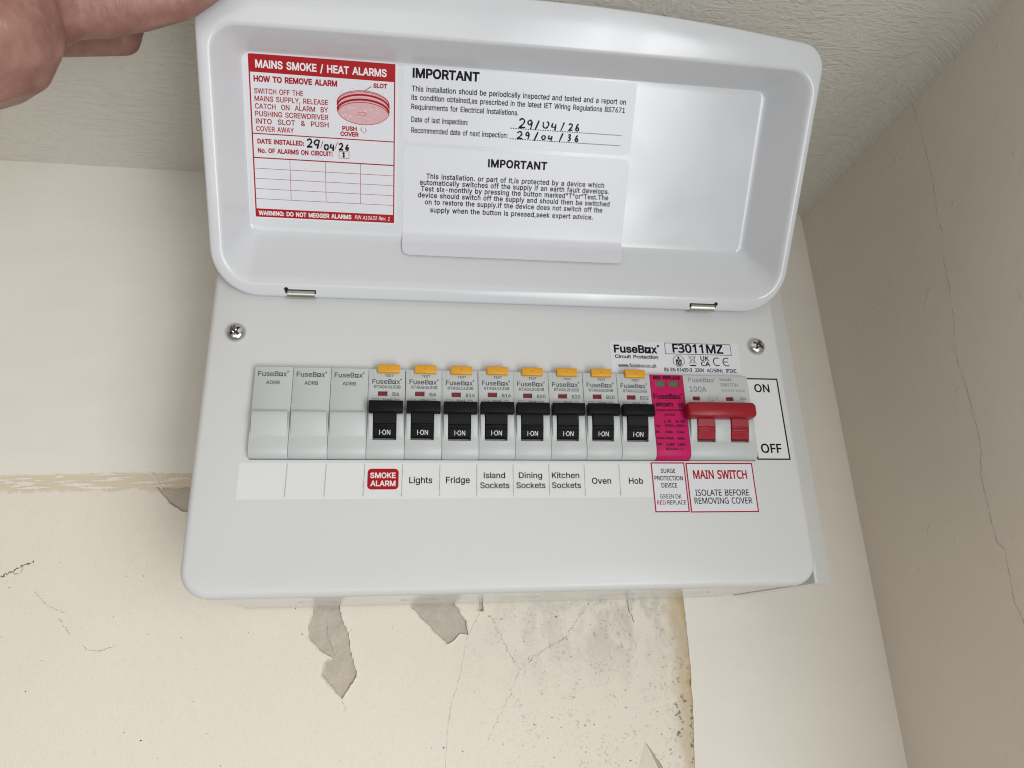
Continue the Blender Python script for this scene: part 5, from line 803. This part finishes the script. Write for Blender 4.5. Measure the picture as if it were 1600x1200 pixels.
# breakers
CX0, CX1 = 3.1, 13.95
rc_case = case(PITCH, side_cuts(PITCH) + [(CX0 - .25, CX1 + .25, -30, -1.6, 8.4, 24), (4.75, 9.45, -30, -3.1, 30.9, 33.5)], 'case')
def stem_mesh(x0, x1, m):
    pr = [(9.9, 1.8), (9.9, 4.6), (10.2, 4.9), (13.7, 6.4), (13.9, 6.85), (14.5, 7.0), (14.7, 6.6), (15.2, 6.75), (15.4, 7.15), (15.9, 7.2), (16.1, 6.9), (18.5, 7.6), (21.5, 8.6), (23, 8.6), (23, 1.8)]
    mb = MB(); mb.prism(pr, x0, x1); return mb.mesh('toggle', m, fix=True)
def bar_prof(z0, z1, p0, p1, r=1.0): return [(z0, p0), (z0 - .1, p1 - r), (z0 + r * .35, p1 - .3 * r), (z0 + r, p1), (z1 - r, p1), (z1 - .3 * r, p1 - .3 * r), (z1, p1 - r), (z1 + .1, p0)]
def joined(ms, m):
    b = bmesh.new()
    for me in ms: b.from_mesh(me)
    me = bpy.data.meshes.new('toggle'); b.to_mesh(me); b.free(); me.materials.clear(); me.materials.append(M[m]); return me
mb = MB(); mb.prism(bar_prof(21.0, 26.9, 5.2, 10.6, .9), .7, 17.15)
tog = joined([bevelled(stem_mesh(3.25, 13.8, 'black'), .12, 1), bevelled(mb.mesh('bar', 'black', fix=True), .3)], 'black'); shade(tog, 35)
def on_fn(x, z): return (x, -(4.9 + (z - 10.2) * (1.5 / 3.5)) - .06, z)
mb = MB(); text(mb, on_fn, 'I·ON', 6.1, 11.3, 10.9, 2.15, -.35); on_text = mb.mesh('lettering', 'white_ink')
mb = MB(); mb.prism([(42.7, 3), (42.7, 6.0), (43.0, 6.3), (44.2, 6.5), (45.6, 6.5), (46.7, 6.3), (47.0, 5.8), (47.0, 3)], 4.5, 15.1); btn_me = bevelled(mb.mesh('test_button', 'yellow', fix=True), .2)
mb = MB(); rect(mb, lambda x, z: (x, -6.54, z), 9.72, 9.86, 44.3, 45.5); btn_mark = mb.mesh('button_mark', 'redwin')
mb = MB(); mb.box(4.76, 9.44, -3.35, -3.0, 30.9, 33.5); win_me = mb.mesh('indicator_window', 'redwin')
mb = MB(); mb.box(CX0 - .2, CX1 + .2, -1.75, -1.2, 8.45, 23.9); floor_me = mb.mesh('toggle_recess', 'slotgrey')
mb = MB(); mb.box(2.5, 3.7, -P - .25, -P + .5, 40.6, 44.8); mb.box(.5, 3.7, -P - .08, -P + .5, 40.2, 40.6); clip_me = bevelled(mb.mesh('release_clip', 'case'), .08, 1)
_rt = {}
def rc_text(code, rating):
    if code in _rt: return _rt[code]
    mb = MB(); f = mf(.04); text(mb, f, 'TEST', 7.9, 12.2, 40.95, 1.2, .1); brand(mb, f, 1.9, 16.2, 37.25, 2.4, .1); text(mb, f, code, 2.9, 15.8, 34.85, 1.55, .1)
    text(mb, f, rating, 11.9, 15.2 if len(rating) == 2 else 16.4, 31.05, 1.75, .1); text(mb, f, '30mA', 7.2, 11.6, 28.3, 1.2); frame(mb, f, 2.2, 5.2, 28.3, 29.5, .15); ribbon(mb, f, arc(14.2, 28.8, 1.2, .5, 0, 360, 10), .15)
    _rt[code] = mb.mesh('lettering', 'inkgrey'); return _rt[code]
def make_breaker():
    t = empty('circuit_breaker', (0, 0, 0), 'x', 'circuit breaker', 'black-toggled circuit breakers in the row')
    obj('case', rc_case, t); obj('toggle_recess', floor_me, t); tg = obj('toggle', tog, t); obj('lettering', on_text, tg)
    b = obj('test_button', btn_me, t); obj('button_mark', btn_mark, b); obj('indicator_window', win_me, t); obj('release_clip', clip_me, t); obj('lettering', rc_text('RTA060630B', 'B6'), t)
    return t
def copy_tree(o, parent=None):
    c = o.copy(); COL.objects.link(c); c.parent = parent
    for ch in list(o.children): copy_tree(ch, c)
    return c
first = make_breaker()
for i, (code, rating, where) in enumerate([('RTA060630B', 'B6', 'above the red smoke alarm sticker'), ('RTA060630B', 'B6', 'above the word Lights'), ('RTA061630B', 'B16', 'above the word Fridge'), ('RTA061630B', 'B16', 'above the words Island Sockets'), ('RTA062030B', 'B20', 'above the words Dining Sockets'), ('RTA062030B', 'B20', 'above the words Kitchen Sockets'), ('RTA062030B', 'B20', 'above the word Oven'), ('RTA063230B', 'B32', 'above the word Hob, beside the magenta module')]):
    t = first if i == 0 else copy_tree(first)
    t.location = Vector((MX + PITCH * (3 + i) + random.uniform(-.04, .04), random.uniform(-.15, .2), MZ + random.uniform(-.12, .08))) * S; t.rotation_euler = (random.uniform(-.004, .004), random.uniform(-.0025, .0025), random.uniform(-.006, .006)); t['label'] = rating + ' circuit breaker with black toggle ' + where
    for ch in t.children:
        if ch.name.startswith('lettering'): ch.data = rc_text(code, rating)
# surge device
sx = MX + PITCH * 11
t = empty('surge_protector', (sx, 0, MZ), 'magenta surge protection module with two green windows beside the main switch', 'surge protector')
obj('case', case(PITCH, [(3.1, 8.4, -30, -3.4, 38.5, 41.6), (10.3, 15.7, -30, -3.4, 38.5, 41.6)], 'pink', False, .35), t)
for a, b in ((3.12, 8.38), (10.32, 15.68)):
    mb = MB(); mb.box(a, b, -3.7, -3.2, 38.5, 41.6); obj('status_window', mb.mesh('status_window', 'greenwin'), t)
mb = MB(); f = mf(.04); brand(mb, f, 1.0, 16.5, 31.7, 2.6, .4)
for s, a, b, z, h, bo in [('RED-REPLACE', 1.9, 16.7, 42.5, 1.7, 1.2), ('SPD1MT2', 1.6, 11.2, 27.5, 1.8, 1.1), ('T2', 14.1, 16.5, 27.5, 1.4, .3), ('SURGE PROTECTION', 1.9, 16.5, 24.9, 1.0, .6), ('DEVICE', 6.0, 11.6, 22.5, 1.0, .5), ('L-N', 5.5, 8.9, 18.7, 1.4, .6), ('N-PE', 11.7, 16.5, 18.6, 1.4, .6), ('Uc:', .7, 3.2, 16.3, 1.35, .6), ('275V~', 5.5, 10.9, 16.3, 1.4, .6), ('255V~', 11.5, 16.9, 16.3, 1.4, .6), ('In:', .6, 2.5, 13.2, 1.25, .6), ('20kA', 5.4, 9.5, 13.1, 1.25, .6), ('20kA', 11.5, 15.7, 13.1, 1.25, .6), ('Imax:', .5, 4.8, 9.9, 1.25, .6), ('40kA', 5.2, 9.6, 9.8, 1.25, .6), ('40kA', 11.3, 15.6, 9.7, 1.25, .6), ('Up:', .5, 3.0, 6.8, 1.35, .6)]:
    text(mb, f, s, a, b, z, h, bo)
frame(mb, f, 13.6, 16.9, 27.1, 29.3, .15)
def low(x, z):
    pr = [(0, 1.2), (.35, 2.4), (1.6, 3.7), (4.2, 4.35), (6, P), (50, P)]
    for (a, b), (c, d) in zip(pr, pr[1:]):
        if a <= z <= c: return (x, -(b + (d - b) * (z - a) / (c - a)) - .06, z)
text(mb, low, '1.5kV', 5.1, 9.8, 6.5, 1.4, .6); text(mb, low, '1.5kV', 11.1, 15.6, 6.5, 1.4, .6); text(mb, low, 'IEC61643-11', 5.0, 14.0, 4.3, 1.1, .5)
obj('lettering', mb.mesh('lettering', 'ink'), t)
# main switch
W2 = PITCH * 2; sx = MX + PITCH * 12; SL = ((4.0, 13.9), (22.2, 32.2))
t = empty('main_switch', (sx, 0, MZ), 'double-width grey main switch with one wide red handle', 'main switch')
obj('case', case(W2, side_cuts(W2) + [(a, b, -30, -1.6, 8.4, 24) for a, b in SL] + [(4.3, 8.4, -30, -3.1, 31.0, 33.3), (22.7, 26.9, -30, -3.1, 31.0, 33.3)], 'case'), t)
for a, b in SL:
    mb = MB(); mb.box(a + .05, b - .05, -1.75, -1.2, 8.45, 23.9); obj('toggle_recess', mb.mesh('toggle_recess', 'slotgrey'), t)
for a, b in ((4.32, 8.38), (22.72, 26.88)):
    mb = MB(); mb.box(a, b, -3.35, -3.0, 31.0, 33.3); obj('indicator_window', mb.mesh('indicator_window', 'redwin'), t)
mb = MB(); L8 = lambda x, k: [(x, -(9.3 + 3.5 * k * a), 24.0 + 4.1 * k * b) for a, b in ((1, -.55), (1, .5), (.72, .92), (.3, 1), (-1.1, 1), (-1.1, -1), (.35, -1), (.75, -.93))]
mb.loft([L8(-1.9, .80), L8(-.4, 1), L8(33.2, 1), L8(34.7, .80)], True, True); bar = bevelled(mb.mesh('handle', 'redtog', fix=True), .35)
hd = joined([bar] + [bevelled(stem_mesh(a + .35, b - .35, 'redtog'), .12, 1) for a, b in SL], 'redtog'); shade(hd, 35)
hd = obj('handle', hd, t)
for q in (6.0, 24.2):
    mb = MB(); text(mb, on_fn, 'I·ON', q, q + 5.2, 10.9, 2.1, -.2); obj('lettering', mb.mesh('lettering', 'inkred'), hd)
mb = MB(); f = mf(.04); brand(mb, f, 3.1, 18.0, 41.3, 2.4, 0); text(mb, f, '100A', 3.1, 12.5, 35.9, 2.9, .1); text(mb, f, 'MAIN', 20.6, 27.0, 42.1, 1.6, .1); text(mb, f, 'SWITCH', 20.7, 30.5, 39.1, 1.8, .1); text(mb, f, '220/230V~AC22A', 20.8, 34.0, 36.3, 1.1, 0)
ribbon(mb, f, arc(14.3, 32.0, 1.6, 1.6, 0, 360, 18), .2); ribbon(mb, f, [(13.2, 33.1), (15.4, 30.9)], .2); ribbon(mb, f, [(17.4, 34.4), (17.4, 31.2), (18.4, 33.2)], .2); ribbon(mb, f, [(19.0, 34.6), (19.0, 33.6)], .2); text(mb, f, '3kA', 30.5, 34.2, 31.6, 1.6, 0)
obj('lettering', mb.mesh('lettering', 'inkpale'), t)

# ------------------------------------------------------------------ the hand holding the lid by its top left corner
J = {'wrist': (-154, -120, 104, 27), 'palm': (-134, -98, 166, 27), 'thenar': (-88.7, -111.4, 150.4, 29.5), 'tmc': (-82, -104.8, 165, 19), 'A': (-69.3, -95, 180, 13.2), 'B': (-57.5, -94.2, 181.8, 12.6), 'C': (-41.5, -94.8, 185.6, 11.6), 'D': (-25.2, -96, 190.9, 10.4), 'E': (-11.1, -99.5, 199, 8.6),
     'im': (-101, -66, 199, 13), 'i1': (-95, -53, 204.3, 10.0), 'i2': (-66.5, -50.5, 209.3, 9.0), 'i3': (-64, -53, 231, 8.6), 'i4': (-18, -77, 215, 7.4),
     'mm': (-108, -80, 206, 13), 'm1': (-96, -76, 220, 10), 'm2': (-70, -72, 230, 9), 'm3': (-45, -76, 231, 8.6), 'm4': (-8, -82, 220, 7.6),
     'rm': (-116, -96, 208, 12), 'r1': (-102, -96, 224, 9.4), 'r2': (-72, -92, 231, 8.6), 'r3': (-46, -92, 231, 8.2), 'r4': (-10, -92, 222, 7.4),
     'lm': (-124, -112, 206, 11), 'l1': (-110, -116, 222, 8.6), 'l2': (-84, -112, 230, 7.8), 'l3': (-60, -108, 230, 7.4), 'l4': (-26, -106, 221, 6.8)}
chains = [('wrist', 'palm'), ('wrist', 'thenar'), ('palm', 'thenar'), ('thenar', 'tmc'), ('palm', 'tmc'), ('tmc', 'A'), ('A', 'B'), ('B', 'C'), ('C', 'D'), ('D', 'E'), ('palm', 'im'), ('palm', 'mm'), ('palm', 'rm'), ('palm', 'lm'), ('im', 'mm'), ('mm', 'rm'), ('rm', 'lm')]
for k in 'imrl': chains += [(k + 'm', k + '1'), (k + '1', k + '2'), (k + '2', k + '3'), (k + '3', k + '4')]
b = bmesh.new(); HO = Vector((-154, -120, 104))
for a, c in chains:
    pa, pc = Vector(J[a][:3]), Vector(J[c][:3]); ra, rc = J[a][3], J[c][3]; n = max(2, int((pc - pa).length / 3.0))
    for i in range(n + 1):
        t_ = i / n; bmesh.ops.create_icosphere(b, subdivisions=2, radius=(ra + (rc - ra) * t_) * S, matrix=Matrix.Translation((pa.lerp(pc, t_) - HO) * S))
me = bpy.data.meshes.new('hand'); b.to_mesh(me); b.free(); me.materials.append(M['skin'])
hand = obj('hand', me, None, HO)
baked(hand, [('REMESH', dict(mode='VOXEL', voxel_size=1.3 * S)), ('SMOOTH', dict(factor=.6, iterations=9))])
hand.data.shade_smooth(); hand.data.materials.clear(); hand.data.materials.append(M['skin'])
tag(hand, "bare hand pinching the lid's top left corner, thumb in front", 'hand')
